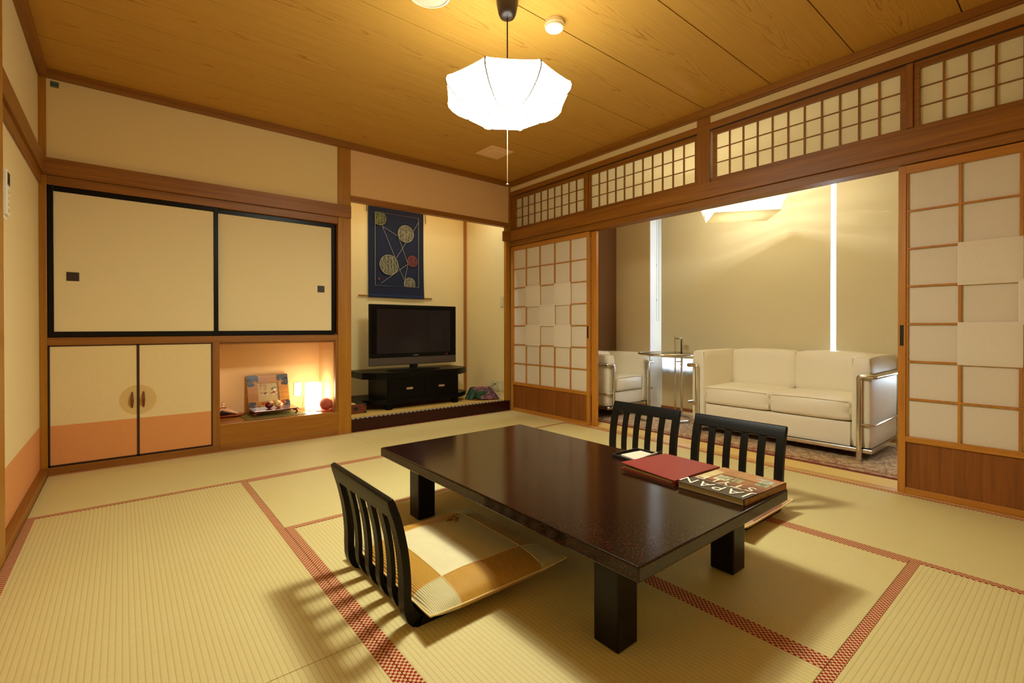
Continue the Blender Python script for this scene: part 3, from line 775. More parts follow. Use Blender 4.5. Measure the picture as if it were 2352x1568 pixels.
b = MB(); b.prism([(-1.652, -2.992), (-1.37, -3.01), (-1.362, -2.78), (-1.630, -2.752)], 2, ZT+.004, ZT+.0125); b.build('pages', pg, fd)

mt = thing('memo_tray', 'shallow black tray holding a white notepad on the table', 'tray', (-1.437, -2.676, ZT))
b = MB(); tp = [(-1.535, -2.742), (-1.345, -2.744), (-1.345, -2.610), (-1.520, -2.602)]
b.prism(tp, 2, ZT, ZT+.004)
for i in range(4):
    a = Vector(tp[i]); c = Vector(tp[(i+1) % 4]); mid = Vector((-1.437, -2.676)); d = .008
    ai = a+(mid-a).normalized()*d; ci = c+(mid-c).normalized()*d
    b.prism([tuple(a), tuple(c), tuple(ci), tuple(ai)], 2, ZT, ZT+.013)
b.build('tray_body', plain('black_leather_tray', srgb(26, 20, 16), .45, 0, 80, .2), mt, .0015)
b = MB(); b.prism([(-1.515, -2.726), (-1.380, -2.722), (-1.372, -2.650), (-1.495, -2.634)], 2, ZT+.004, ZT+.0115)
tag(b.build('notepad', plain('white_paper', srgb(204, 190, 168), .7)), 'white block of note paper in the black memo tray', 'notepad')
pn = thing('pen', 'clear ballpoint pen with a black clip resting along the memo tray edge', 'pen', (-1.40, -2.737, ZT+.0155))
b = MB(); b.tube([(-1.462, -2.7365, ZT+.0165), (-1.456, -2.7365, ZT+.0165), (-1.365, -2.7340, ZT+.0175)], [.0008, .0036, .0038], 10); b.build('barrel', plain('clear_grey', srgb(190, 172, 160), .2), pn, smooth=60)
b = MB(); b.tube([(-1.366, -2.734, ZT+.0176), (-1.328, -2.733, ZT+.018)], .0042, 10); b.tube([(-1.366, -2.7375, ZT+.0215), (-1.332, -2.737, ZT+.0225)], .0012, 6); b.build('clip', plain('black_plastic', srgb(18, 16, 16), .3), pn, smooth=60)

# ---------------------------------------------------------------- pendant lamp
LX, LY = LAMP_C
P_ = thing('pendant_lamp', 'white eight-sided paper pendant lamp glowing in the middle of the ceiling', 'ceiling lamp', (LX, LY, ZC))
A0 = 3.73
prof = [(.092, 1.876), (.125, 1.877), (.165, 1.883), (.205, 1.895), (.245, 1.915), (.275, 1.938), (.296, 1.962), (.302, 1.982), (.296, 1.998), (.280, 2.006)]
EM = emit('paper_glow', (.97, 1.0, .84), SHADE_E)
_g = EM.node_tree.nodes.new('ShaderNodeNewGeometry')
EM.node_tree.links.new(math_n(EM.node_tree, 'SUBTRACT', SHADE_E, math_n(EM.node_tree, 'MULTIPLY', _g.outputs['Backfacing'], SHADE_E*.80)), EM.node_tree.nodes['Emission'].inputs[1])
b = MB()
for k in range(8):
    a0, a1 = A0+k*PI/4, A0+(k+1)*PI/4
    def fn(u, v):
        x = v*(len(prof)-1); i = min(int(x), len(prof)-2); t = x-i
        r_ = prof[i][0]*(1-t)+prof[i+1][0]*t; z = prof[i][1]*(1-t)+prof[i+1][1]*t
        p0 = Vector((math.cos(a0), math.sin(a0)))*r_; p1 = Vector((math.cos(a1), math.sin(a1)))*r_
        p = p0.lerp(p1, u); sag = 1-.012*math.sin(PI*u)*v
        return (LX+p.x*sag, LY+p.y*sag, z+.008*math.sin(PI*u)*(1-v)*.3-.003*math.sin(PI*u)*v)
    b.grid(fn, 6, 18)
sh = b.build('lamp_shade', EM, P_, smooth=30, recalc=False)
RIB = plain('shade_rib', srgb(120, 96, 66), .6)
for k in range(8):
    a = A0+k*PI/4; b = MB(); b.tube([(LX+(r_+.003)*math.cos(a), LY+(r_+.003)*math.sin(a), z-.003*(1-i/9)) for i, (r_, z) in enumerate(prof)], [.0018+.0020*i/9 for i in range(10)], 6); b.build('shade_rib', RIB, P_, smooth=60)
b = MB(); ring = [(LX+.092*math.cos(A0+i*PI/16), LY+.092*math.sin(A0+i*PI/16), 1.874) for i in range(32)]; b.tube(ring, .0024, 6, True); b.build('bottom_ring', RIB, P_)
b = MB(); b.lathe([(.09, 1.8765), (.09, 1.8785)], LX, LY, 32); b.build('bottom_diffuser', emit('diffuser_glow', (.97, 1.0, .83), DISC_E), P_)
b = MB(); b.lathe([(.0915, 1.8792), (.0915, 1.8805)], LX, LY, 32); b.build('light_stop', plain('light_stop_white', srgb(235, 235, 230), .6), P_)  # added hidden disc, stops the diffuser shining up at the ceiling
BLK = plain('dark_brown_plastic', srgb(44, 28, 20), .35)
b = MB(); b.lathe([(.052, ZC), (.050, 2.40), (.042, 2.36), (.034, 2.343), (.02, 2.339), (.006, 2.338)], LX, LY, 28); b.build('ceiling_cap', BLK, P_, smooth=50)
b = MB(); b.tube([(LX, LY, 2.34), (LX, LY, 1.9)], .0036, 8); b.build('cord', BLK, P_, smooth=60)
b = MB(); b.tube([(LX, LY, 1.876), (LX, LY, 1.565)], .0016, 6); b.build('pull_string', plain('string', srgb(120, 92, 62), .6), P_)
b = MB(); b.sphere((LX, LY, 1.558), .0075, 14, 10); b.build('pull_knob', plain('brass_ball', srgb(120, 90, 54), .3, .8), P_, smooth=180)
# smoke detector, speaker, vent
sd = thing('smoke_detector', 'small round white detector on the ceiling right of the lamp cord', 'smoke detector', (-1.53, -2.249, ZC))
b = MB(); b.lathe([(.048, ZC), (.050, ZC-.012), (.050, ZC-.022)], -1.535, -2.249, 32); b.build('mounting_base', plain('cream_plastic', srgb(226, 204, 150), .5), sd, smooth=40)
b = MB(); b.lathe([(.044, ZC-.022), (.046, ZC-.026), (.046, ZC-.036), (.040, ZC-.042), (.02, ZC-.043)], -1.535, -2.249, 32); b.build('detector_head', WHITE_P, sd, smooth=40)
sp = thing('ceiling_speaker', 'round off-white ceiling disc cut by the top picture edge', 'speaker', (-2.125, -2.03, ZC))
b = MB(); b.lathe([(.098, ZC), (.098, ZC-.006), (.088, ZC-.009), (.088, ZC-.004)], -2.125, -2.03, 40, False); b.build('rim', WHITE_P, sp, smooth=40)
b = MB(); b.lathe([(.088, ZC-.004), (.05, ZC-.006), (.005, ZC-.0065)], -2.125, -2.03, 40); b.build('grille', plain('grille_grey', srgb(206, 192, 164), .6, 0, 600, .1), sp, smooth=40)
vt = thing('ceiling_vent', 'small square pale panel on the ceiling beyond the lamp', 'vent', (-.686, -.63, ZC))
VM = plain('vent_plastic', srgb(240, 196, 146), .5)
b = MB(); b.box(-.806, -.566, -.75, -.51, ZC-.008, ZC); b.build('panel', VM, vt, .004)
b = MB(); b.box(-.75, -.622, -.694, -.566, ZC-.014, ZC-.008); b.build('raised_centre', VM, vt, .005)

# ---------------------------------------------------------------- alcove things
sc = thing('hanging_scroll', 'dark blue hanging scroll with thread balls above the television', 'hanging scroll', (-.93, .80, 1.2))
NAVY, nt, bs = newmat('navy_cloth'); bs.inputs['Roughness'].default_value = .9
f = noise(nt, coords(nt, (700, 20, 90)), 1.0, 2); L(nt, mix_c(nt, ramp(nt, f, .3, .7), srgb(10, 20, 46), srgb(17, 31, 64)), bs.inputs['Base Color'])
b = MB()
def clothf(u, v):
    x = -1.250+.643*u+(.006*(1-v)**6 if u > .5 else -.002*(1-v)**6); z = 1.205+1.02*v
    return (x, .796-.010*(1-v)**3+.003*math.sin(u*7)*(1-v), z)
b.grid(clothf, 24, 30); b.build('cloth', NAVY, sc, smooth=180)
b = MB(); b.tube([(-1.352, .7995, 1.222), (-.500, .7995, 1.215)], .0075, 12); b.build('bamboo_rod', plain('bamboo', srgb(178, 130, 52), .4, 0, 60, .15), sc, smooth=60)
for xx in (-1.268, -.588):
    b = MB(); b.tube([(xx, .79, 2.22), (xx, .786, 2.10), (xx+.004, .785, 2.05 if xx > -1 else 2.09)], .004, 6); b.build('hanging_cord', plain('dark_cord', srgb(60, 52, 40), .8), sc)
THR = plain('gold_thread', srgb(200, 194, 156), .7); THRG = plain('green_thread', srgb(146, 150, 84), .7); THRR = plain('red_thread', srgb(176, 78, 64), .7)
def S(px, pz):  # picture coordinates 954x1568 zoom -> scroll plane
    u = (px-133)/(805-133); v = (pz-120-(px-133)*.135*(1-(pz-120)/1180))/1180
    return (-1.180+.505*u, .782, 2.098-.768*v)
def line(pts, mat, r_=.0017):
    bb = MB(); bb.tube(pts, r_, 5); return bb
b = MB()
cn = [(-1.180, .783, 2.098), (-.675, .783, 2.098), (-.675, .783, 1.330), (-1.180, .783, 1.330)]
b.tube(cn, .0017, 5, True); b.build('border_line', THR, sc)
b = MB()
for (a, c) in (((235, 345), (470, 495)), ((240, 350), (435, 850)), ((490, 520), (630, 930)), ((720, 410), (805, 270)), ((605, 595), (450, 850)), ((470, 950), (575, 1190)), ((630, 935), (222, 1262)), ((630, 945), (582, 1180))):
    b.tube([S(*a), S(*c)], .0013, 5)
b.build('thread_line', THR, sc)
def fillmat(name, lc):
    m, nt, bs = newmat(name); bs.inputs['Roughness'].default_value = .85
    co = coords(nt, (1, 0, 1)); vo = nt.nodes.new('ShaderNodeTexVoronoi'); vo.feature = 'DISTANCE_TO_EDGE'; vo.inputs['Scale'].default_value = 75; L(nt, co, vo.inputs['Vector'])
    wv = nt.nodes.new('ShaderNodeTexWave'); wv.inputs['Scale'].default_value = 9; wv.inputs['Distortion'].default_value = 3; wv.inputs['Detail'].default_value = 1; L(nt, co, wv.inputs['Vector'])
    k = math_n(nt, 'MAXIMUM', ramp(nt, vo.outputs[0], .10, .04), ramp(nt, wv.outputs['Fac'], .90, .97))
    L(nt, mix_c(nt, math_n(nt, 'MULTIPLY', k, .8), srgb(30, 36, 46), lc), bs.inputs['Base Color']); return m
FILLS = {}
def ball(cx_, cz_, rx, mat, clipx=None, clipz=None):
    c0 = S(cx_, cz_); R = rx/672*.505; bb = MB()
    if mat.name not in FILLS: FILLS[mat.name] = fillmat(mat.name+'_fill', {'gold_thread': srgb(150, 146, 112), 'green_thread': srgb(120, 124, 70), 'red_thread': srgb(122, 52, 46)}[mat.name])
    P = []
    for t in range(40):
        x = c0[0]+R*math.cos(t*PI/20); z = c0[2]+R*math.sin(t*PI/20)
        if clipx is not None: x = max(x, clipx)
        if clipz is not None: z = min(max(z, 1.330), 2.098)
        P.append((x, .7826, z))
    fb = MB(); fb.add(P, [tuple(range(40))]); fb.build('thread_ball_fill', FILLS[mat.name], sc)
    def ok(p): return (clipx is None or p[0] >= clipx) and (clipz is None or (p[2] <= 2.098 and p[2] >= 1.330))
    def poly(pts, r_):
        run = []
        for p in pts+[None]:
            if p is not None and ok(p): run.append(p)
            else:
                if len(run) > 1: bb.tube(run, r_, 5)
                run = []
    poly([(c0[0]+R*math.cos(t*PI/20), .7815, c0[2]+R*math.sin(t*PI/20)) for t in range(41)], .0017)
    an = random.random()*PI
    for s in (-.45, -.2, .35, .65):
        pts = []
        for i in range(21):
            q = -1+2*i/20; w = s+.12*math.cos(q*2.2)+(.05*math.sin(q*14) if abs(s) < .5 else 0)
            if q*q+w*w > .98: continue
            pts.append((c0[0]+R*(q*math.cos(an)-w*math.sin(an)), .7815, c0[2]+R*(q*math.sin(an)+w*math.cos(an))))
        if len(pts) > 1: poly(pts, .0009)
    for i in range(5):
        q, w = random.uniform(-.6, .6), random.uniform(-.6, .6); h = .13
        poly([(c0[0]+R*(q+h*math.cos(t*PI/4)), .7815, c0[2]+R*(w+h*math.sin(t*PI/4))) for t in range(9)], .0007)
    return bb.build('thread_ball', mat, sc)
ball(200, 225, 96, THRG, -1.180, 1); ball(600, 460, 122, THR); ball(340, 963, 140, THR); ball(705, 890, 80, THRR); ball(658, 1250, 88, THR, None, 1)
b = MB(); q = S(190, 1195); b.box(q[0]-.011, q[0]+.011, .7825, .7832, q[2]-.012, q[2]+.012); b.build('seal_mark', plain('seal_red', srgb(120, 50, 30), .8, 0, 150, .5), sc)
b = MB()
def bandf(u, v):
    q = clothf(u, .012+.022*v); return (q[0], q[1]-.0012, q[2])
b.grid(bandf, 24, 2); b.build('lower_band', plain('navy_band', srgb(26, 44, 80), .9), sc)

tv = thing('television', 'flat black television with a silver lower band on the alcove cabinet', 'television', (-.94, .40, .465))
TB = plain('tv_black', srgb(14, 13, 11), .3, 0, 0, 0, 0, .15); TS = plain('tv_silver', srgb(84, 74, 66), .4, .2, 0, 0, 0, .3)
x0t, x1t, z0t, z1t, yt = -1.420, -.457, .519, 1.112, .36
b = MB(); b.box(x0t, x1t, yt, yt+.03, z0t+.075, z1t); b.box(x0t+.05, x1t-.05, yt+.03, yt+.085, z0t+.06, z1t-.05); b.build('cabinet_shell', TB, tv, .006)
b = MB(); b.box(x0t+.001, x1t-.001, yt-.004, yt+.034, z0t, z0t+.078); b.build('lower_band', TS, tv, .008, seg=3)
b = MB(); b.box(x0t+.012, x1t-.012, yt-.006, yt, z0t+.077, z0t+.108); b.build('control_strip', TB, tv, .002)
SCR, nt, bs = newmat('tv_screen'); bs.inputs['Base Color'].default_value = srgb(28, 24, 30); bs.inputs['Roughness'].default_value = .10; bs.inputs['Specular IOR Level'].default_value = .30
b = MB(); b.box(-1.345, -.53, yt-.0025, yt+.001, .634, 1.066); b.build('screen', SCR, tv)
b = MB(); b.box(x0t+.02, x1t-.02, yt-.002, yt-.0005, .615, .634); b.box(x0t+.02, x1t-.02, yt-.002, yt-.0005, 1.066, 1.092); b.box(x0t+.02, -1.345, yt-.002, yt-.0005, .634, 1.066); b.box(-.53, x1t-.02, yt-.002, yt-.0005, .634, 1.066); b.build('bezel', plain('bezel', srgb(8, 8, 8), .2, 0, 0, 0, 0, .15), tv)
b = MB()
for k, w_ in enumerate((.006, .003, .006, .007, .006, .007, .003)): b.box(-.966+k*.0088, -.966+k*.0088+w_, yt-.0066, yt-.006, .608, .616)
b.build('faint_mark', plain('grey_print', srgb(150, 140, 130), .5), tv)
b = MB(); b.sphere((-.575, yt-.007, .613), .0028, 8, 6); b.build('power_light', emit('red_led', (1, .05, .03), 3), tv)
b = MB(); b.lathe([(.045, .47), (.04, .49), (.05, .58)], -.93, .415, 24); b.build('stand_neck', TB, tv, smooth=50)
b = MB()
def ell(u, v):
    a = 2*PI*u; r_ = [(1, .466), (.995, .474), (.9, .481), (.55, .486), (.0, .488)][int(round(v*4))]
    cxx = math.copysign(abs(math.cos(a))**.8, math.cos(a)); return (-.93+.295*r_[0]*cxx, .40+.125*r_[0]*math.sin(a), r_[1])
b.grid(ell, 40, 4); b.build('stand_base', TB, tv, smooth=50)

cb = thing('tv_cabinet', 'low black lacquered cabinet with two drawers under the television', 'cabinet', (-.915, .42, .111))
CB = plain('cabinet_black', srgb(9, 7, 5), .35, 0, 0, 0, 0, .14)
def bow(z0, z1, xe0, xe1, yb, ye, yc, name, flat=.38):
    bb = MB(); P = [(xe1, yb), (xe0, yb)]; n_ = 24
    for i in range(n_+1):
        t = i/n_; x = xe0+(xe1-xe0)*t; s = abs(2*t-1)
        k = 0 if s < 1-flat else ((s-(1-flat))/flat)**1.6
        P.append((x, yc+(ye-yc)*k))
    bb.prism(P[::-1], 2, z0, z1); return bb.build(name, CB, cb, .002)
bow(.402, .464, -1.50, -.345, .70, .34, .205, 'top_slab'); bow(.162, .208, -1.50, -.345, .70, .34, .205, 'bottom_slab')
b = MB(); b.box(-1.308, -.522, .215, .66, .205, .405); b.build('body', CB, cb, .002)
for (a, c, h0, h1) in ((-1.300, -.918, -1.117, -1.051), (-.914, -.530, -.763, -.698)):
    b = MB(); b.box(a, c, .207, .216, .212, .398); d = b.build('drawer', CB, cb, .0015)
    b = MB(); b.box(h0, h1, .196, .207, .294, .313); b.build('handle', plain('brushed_nickel', srgb(190, 164, 128), .35, .6), d, .001)
for (a, yy) in ((-1.308, .218), (-.574, .218), (-1.308, .58), (-.574, .58)):
    b = MB(); b.box(a, a+.052, yy, yy+.06, .111, .163); b.build('foot', CB, cb, .001)

wb = thing('wooden_box', 'small reddish wooden chest beside the left end of the alcove cabinet', 'box', (-1.585, .30, .111))
WB = wood('box_wood', srgb(120, 56, 24), srgb(86, 36, 14), 0, .35)
b = MB(); b.box(-1.70, -1.505, .225, .325, .112, .196); b.build('box_body', WB, wb, .003)
IRF = plain('iron_fitting', srgb(34, 26, 22), .5)
for (a, c) in ((-1.70, -1.675), (-1.530, -1.505)):
    for (e, g_) in ((.112, .130), (.178, .1965)):
        b = MB(); b.box(a-.001, c+.001, .2236, .3264, e, g_); b.build('corner_fitting', IRF, wb, .001)
b = MB(); b.tube([(-1.62, .222, .158), (-1.618, .216, .148), (-1.605, .214, .145), (-1.592, .216, .148), (-1.590, .222, .158)], .0025, 6); b.box(-1.624, -1.586, .2225, .225, .15, .17); b.build('handle', plain('iron', srgb(30, 24, 20), .5), wb)
b = MB(); b.prism([(-1.685, .24), (-1.60, .232), (-1.59, .30), (-1.68, .305)], 2, .196, .199); tag(b.build('paper_card', plain('cream_card', srgb(224, 196, 130), .7)), 'cream card lying on the small wooden chest', 'card')
b = MB(); b.box(-1.58, -1.52, .25, .31, .196, .206); tag(b.build('pen_case', plain('dark_case', srgb(30, 24, 26), .4)), 'small dark pad lying on the right of the wooden chest lid', 'pad')
b = MB(); b.tube([(-1.655, .31, .198), (-1.655, .31, .216)], .005, 8); tag(b.build('red_stamp', plain('red_plastic', srgb(190, 40, 30), .4)), 'tiny red stick standing on the wooden chest', 'stamp')

# draped cloth object in the alcove corner
cl = thing('telephone_cloth', 'purple and green patterned cloth draped over a small desk set in the alcove corner', 'draped cloth', (-.20, .24, .112))
m, nt, bs = newmat('patterned_cloth'); bs.inputs['Roughness'].default_value = .85
vo = nt.nodes.new('ShaderNodeTexVoronoi'); vo.inputs['Scale'].default_value = 16; vo.feature = 'DISTANCE_TO_EDGE'; L(nt, coords(nt, (1, .5, 1)), vo.inputs['Vector'])
L(nt, mix_c(nt, math_n(nt, 'LESS_THAN', vo.outputs[0], .09), srgb(128, 84, 84), srgb(70, 44, 60)), bs.inputs['Base Color'])
GRN = plain('green_cloth', srgb(44, 74, 52), .85, 0, 40, .3)
b = MB()
# ridge from (-.30,.34,.25) to (-.10,.24,.245); near slope falls to floor
R0, R1 = Vector((-.305, .300, .245)), Vector((-.115, .215, .243)); N0, N1 = Vector((-.265, .145, .122)), Vector((-.085, .080, .124)); F0, F1 = Vector((-.325, .37, .118)), Vector((-.075, .30, .118))
def tent(u, v):
    if v < .5: t = v*2; p = N0.lerp(N1, u).lerp(R0.lerp(R1, u), t); p = p+Vector((0, 0, .010*math.sin(PI*t)+.003*math.sin(u*11)*(1-t)))
    else: t = v*2-1; p = R0.lerp(R1, u).lerp(F0.lerp(F1, u), t); p = p+Vector((0, 0, .008*math.sin(PI*t)))
    return tuple(p)
b.grid(tent, 16, 16); b.build('cloth_top', m, cl, smooth=50)
b = MB()
def tent2(u, v):
    p = Vector(tent(u*.98+.01, v*.96+.02)); return (p.x-.012+.01*u, p.y+.004, p.z-.006)
b.grid(tent2, 16, 16)
def flap(u, v):
    t = v; base = Vector(tent(.0, .3+.4*u)); return (base.x-.055*t-.012*math.sin(u*8)*t, base.y-.02*t, max(.119, base.z-(base.z-.12)*t**.8))
b.grid(flap, 12, 10); b.build('cloth_lining', GRN, cl, smooth=60)
b = MB(); b.box(-.30, -.12, .17, .29, .118, .205); b.build('covered_set', GRN, cl, .02)
om = thing('fabric_mat', 'orange cloth square under the draped patterned cloth', 'cloth', (-.2, .2, .111))
b = MB()
def omf(u, v):
    a, c = Vector((-.34, .20)).lerp(Vector((-.055, .095)), u), Vector((-.33, .36)).lerp(Vector((-.05, .28)), u); p = a.lerp(c, v)
    return (p.x, p.y-.02*math.sin(PI*u)*(1-v), .1155+.002*math.sin(u*9))
b.grid(omf, 16, 8); b.build('cloth_sheet', plain('orange_cloth', srgb(172, 80, 26), .8), om, smooth=60)
cdm = plain('dark_cord_b', srgb(30, 26, 24), .6)
b = MB(); b.tube([(-.115, .225, .238), (-.08, .23, .245), (-.042, .215, .262)], .0022, 6); b.sphere((-.043, .215, .266), .008, 10, 8)
b.build('cord', cdm, cl)

def plate(x, y, z, axis, w, h, label, name='wall_outlet', mat=None, cat='outlet', rocker=True):
    r = thing(name, label, cat, (x, y, z)); mm = mat or WHITE_P
    b1, b2 = MB(), MB()
    if axis == 'x': b1.box(x-.007, x, y-w/2, y+w/2, z-h/2, z+h/2); b2.box(x-.010, x-.006, y-w*.32, y+w*.32, z-h*.36, z+h*.36)
    else: b1.box(x-w/2, x+w/2, y-.007, y, z-h/2, z+h/2); b2.box(x-w*.32, x+w*.32, y-.010, y-.006, z-h*.36, z+h*.36)
    b1.build('cover_plate', mm, r, .002); b2.build('insert', mm, r, .001); return r
PLG = plain('greenish_white_plastic', srgb(206, 200, 160), .45)
plate(-.035, .252, .253, 'x', .068, .118, 'wall outlet with a plug, leftmost of three in the alcove corner', mat=PLG)
plate(-.035, .165, .252, 'x', .068, .118, 'wall outlet in the middle of the three in the alcove corner', mat=PLG)
plate(-.035, .082, .252, 'x', .060, .118, 'wall outlet half hidden by the corner post', mat=PLG)
plate(-.035, .092, 1.165, 'x', .05, .115, 'light switch at half height on the alcove side wall', 'light_switch', PLG, 'switch')

# ---------------------------------------------------------------- niche things
ZN = .1915
gm = thing('woven_mat', 'thin green woven mat under the small red display stand', 'mat', (-2.29, .19, ZN))
b = MB(); b.prism([(-2.515, .34), (-2.507, .055), (-2.078, .045), (-2.085, .32)], 2, ZN, ZN+.003); b.build('mat_sheet', stripes('green_weave', 0, .004, srgb(126, 118, 62), srgb(80, 78, 36)), gm)
ds = thing('display_stand', 'low red lacquered display stand with curled legs in the niche', 'stand', (-2.283, .215, ZN+.003))
RL = plain('red_brown_lacquer', srgb(120, 36, 14), .2, 0, 0, 0, .5)
b = MB(); b.box(-2.443, -2.118, .118, .325, .2315, .2405); b.build('stand_top', RL, ds, .002)
for (sx_, sy_) in ((-2.432, .13), (-2.130, .13), (-2.432, .31), (-2.130, .31)):
    s = 1 if sx_ < -2.28 else -1; b = MB()
    b.tube([(sx_+s*.030, sy_, .229), (sx_+s*.012, sy_, .226), (sx_-s*.002, sy_, .218), (sx_-s*.004, sy_, .208), (sx_+s*.004, sy_, .200), (sx_+s*.014, sy_, .1985)], [.006, .008, .009, .007, .006, .004], 8)
    b.build('leg', RL, ds, smooth=60)
# picture frame leaning
pf = thing('picture_frame', 'wooden picture frame with dark metal corner fittings leaning in the niche', 'picture frame', (-2.29, .38, ZN))
FW = wood('frame_wood', srgb(184, 124, 40), srgb(150, 92, 24), 0, .25)
fw_, fh_ = .312, .302
def FP(u, v, d=0):  # leaning plane: bottom y=.345, top y=.405
    return (-2.449+fw_*u+.012*(1-v), .338+.068*v-d, ZN+.001+fh_*v)
def fbox(bb, u0, u1, v0, v1, d0, d1):
    vs = [FP(u, v, d) for d in (d0, d1) for (u, v) in ((u0, v0), (u1, v0), (u1, v1), (u0, v1))]
    bb.add(vs, [(0, 3, 2, 1), (4, 5, 6, 7), (0, 1, 5, 4), (1, 2, 6, 5), (2, 3, 7, 6), (3, 0, 4, 7)])
b = MB(); fbox(b, 0, .25, 0, 1, 0, .012); fbox(b, .75, 1, 0, 1, 0, .012); fbox(b, .25, .75, .78, 1, 0, .012); fbox(b, .25, .75, 0, .30, 0, .012); b.build('frame_board', FW, pf, .001)
IR = plain('dark_iron', srgb(62, 58, 58), .3, .6)
for (cu_, cv_, su, sv) in ((0, 0, 1, 1), (1, 0, -1, 1), (0, 1, 1, -1), (1, 1, -1, -1)):
    b = MB()
    fbox(b, cu_, cu_+su*.235, cv_, cv_+sv*.13, .0122, .0140); fbox(b, cu_, cu_+su*.115, cv_+sv*.10, cv_+sv*.26, .0122, .0140)
    for (bu, bv) in ((.235, .06), (.235, .13), (.06, .26), (.13, .25), (.13, .14)):
        c0 = FP(cu_+su*bu, cv_+sv*bv, .0132); pts = []
        vs = []
        for k in range(12):
            a = 2*PI*k/12; q = FP(cu_+su*bu+.045*math.cos(a), cv_+sv*bv+.045*math.sin(a), .0141); vs.append(q)
        b.add(vs, [tuple(range(12))])
    b.build('corner_fitting', IR, pf)
    b = MB()
    for (bu, bv) in ((.05, .05), (.2, .05), (.05, .2), (.20, .12)):
        q = FP(cu_+su*bu, cv_+sv*bv, .0145); b.sphere(q, .0028, 8, 6)
    b.build('nail_heads', plain('nail', srgb(170, 160, 150), .3, .7), pf)
b = MB(); fbox(b, .25, .75, .30, .78, .001, .003); b.build('picture_ground', plain('picture_olive', srgb(182, 154, 100), .25, 0, 0, 0, .6), pf)
def blob(u, v, ru, rv, mat, name, an=0):
    bb = MB(); vs = []
    for k in range(14):
        a = 2*PI*k/14; du, dv = ru*math.cos(a), rv*math.sin(a)
        vs.append(FP(u+du*math.cos(an)-dv*math.sin(an), v+du*math.sin(an)+dv*math.cos(an), .0036))
    bb.add(vs, [tuple(range(14))]); return bb
PR = plain('picture_red', srgb(130, 40, 22), .5); PW = plain('picture_white', srgb(236, 222, 200), .5); PG = plain('picture_green', srgb(50, 90, 50), .5)
for (u, v, ru, rv, mm, an) in ((.40, .50, .035, .022, PR, .5), (.44, .51, .022, .028, PR, 0), (.38, .475, .022, .008, PW, 1.1), (.46, .475, .022, .008, PW, -.9), (.33, .52, .03, .01, PR, .3),
        (.63, .52, .035, .030, PR, .6), (.57, .50, .04, .012, PR, .3), (.66, .58, .022, .022, PW, 0), (.60, .62, .045, .02, PG, .7), (.67, .65, .03, .012, PG, .3), (.62, .465, .008, .025, PW, -.2), (.70, .50, .02, .007, PW, .2)):
    blob(u, v, ru, rv, mm, 'p', an).build('painted_figure', mm, pf)
b = MB()
for (a, c) in (((.30, .73), (.42, .70)), ((.34, .76), (.30, .66)), ((.37, .76), (.48, .71)), ((.42, .76), (.41, .60)), ((.30, .60), (.34, .74)), ((.56, .77), (.61, .72)), ((.47, .72), (.43, .58))):
    b.tube([FP(a[0], a[1], .0036), FP(c[0], c[1], .0036)], .0012, 4)
b.build('painted_twigs', plain('picture_orange', srgb(176, 90, 40), .5), pf)

def bird(cx_, cy_, z, r_, body, head, wing, label, s):
    r = thing('bird_ornament', label, 'ornament', (cx_, cy_, z), 'round cloth birds on the display stand')
    b = MB(); b.sphere((cx_, cy_, z+r_*.92), r_, 20, 14, .92); b.build('body', body, r, smooth=180)
    b = MB(); b.sphere((cx_+s*.010, cy_-.006, z+r_*1.62), r_*.62, 16, 10, .75); b.tube([(cx_+s*.010, cy_-.006, z+r_*1.9), (cx_+s*.012, cy_-.008, z+r_*2.25)], [.005, .003], 8); b.build('head', head, r, smooth=180)
    b = MB()
    for k in (-1, 1):
        b.tube([(cx_-s*.015, cy_+k*.006, z+r_*1.5), (cx_-s*.032, cy_+k*.008, z+r_*1.62), (cx_-s*.052, cy_+k*.012, z+r_*1.35)], [.003, .009, .005], 8)
    b.tube([(cx_-.012, cy_-r_*.95, z+r_*.8), (cx_, cy_-r_*1.02, z+r_*1.1), (cx_+.016, cy_-r_*.88, z+r_*1.3)], [.003, .004, .003], 6)
    b.build('ribbon', wing, r, smooth=90)
CRM = plain('cream_silk', srgb(240, 216, 160), .5); ORG = plain('orange_silk', srgb(214, 88, 30), .5); PUR = plain('purple_silk', srgb(88, 30, 50), .5, 0, 60, .3)
bird(-2.316, .215, .2410, .029, PUR, CRM, ORG, 'round cloth bird with a purple body, left one on the red stand', 1)
bird(-2.246, .215, .2410, .030, CRM, CRM, ORG, 'round cream cloth bird with orange ribbons, right one on the red stand', -1)

# paper lantern
pl = thing('table_lamp', 'small glowing white paper lantern in the niche', 'lamp', (-1.978, .205, ZN))
b = MB(); n_ = 28; prf = []
for j in range(29):
    z = .196+.228*j/28; prf.append((.056+.0022*abs(math.sin(j*PI/2.0+.4)), z))
vs = []; fs = []
NS = 48
for j, (rr, z) in enumerate(prf):
    for k in range(NS):
        a = 2*PI*k/NS; q = (abs(math.cos(a))**5+abs(math.sin(a))**5)**(-1/5); rad = rr*.92*q
        if j in (0, 28): rad *= .93
        vs.append((-1.978+rad*math.cos(a+.72), .205+rad*math.sin(a+.72), z))
for j in range(28):
    for k in range(NS): k2 = (k+1) % NS; fs.append((j*NS+k, j*NS+k2, (j+1)*NS+k2, (j+1)*NS+k))
fs.append(tuple(28*NS+k for k in range(NS)))
b.add(vs, fs)
b.build('lantern_shade', emit('lantern_glow', (1.0, .85, .58), 13.0), pl, smooth=40)
b = MB(); b.lathe([(.05, ZN), (.05, .1965)], -1.978, .205, 24); b.build('base', WHITE_P, pl)
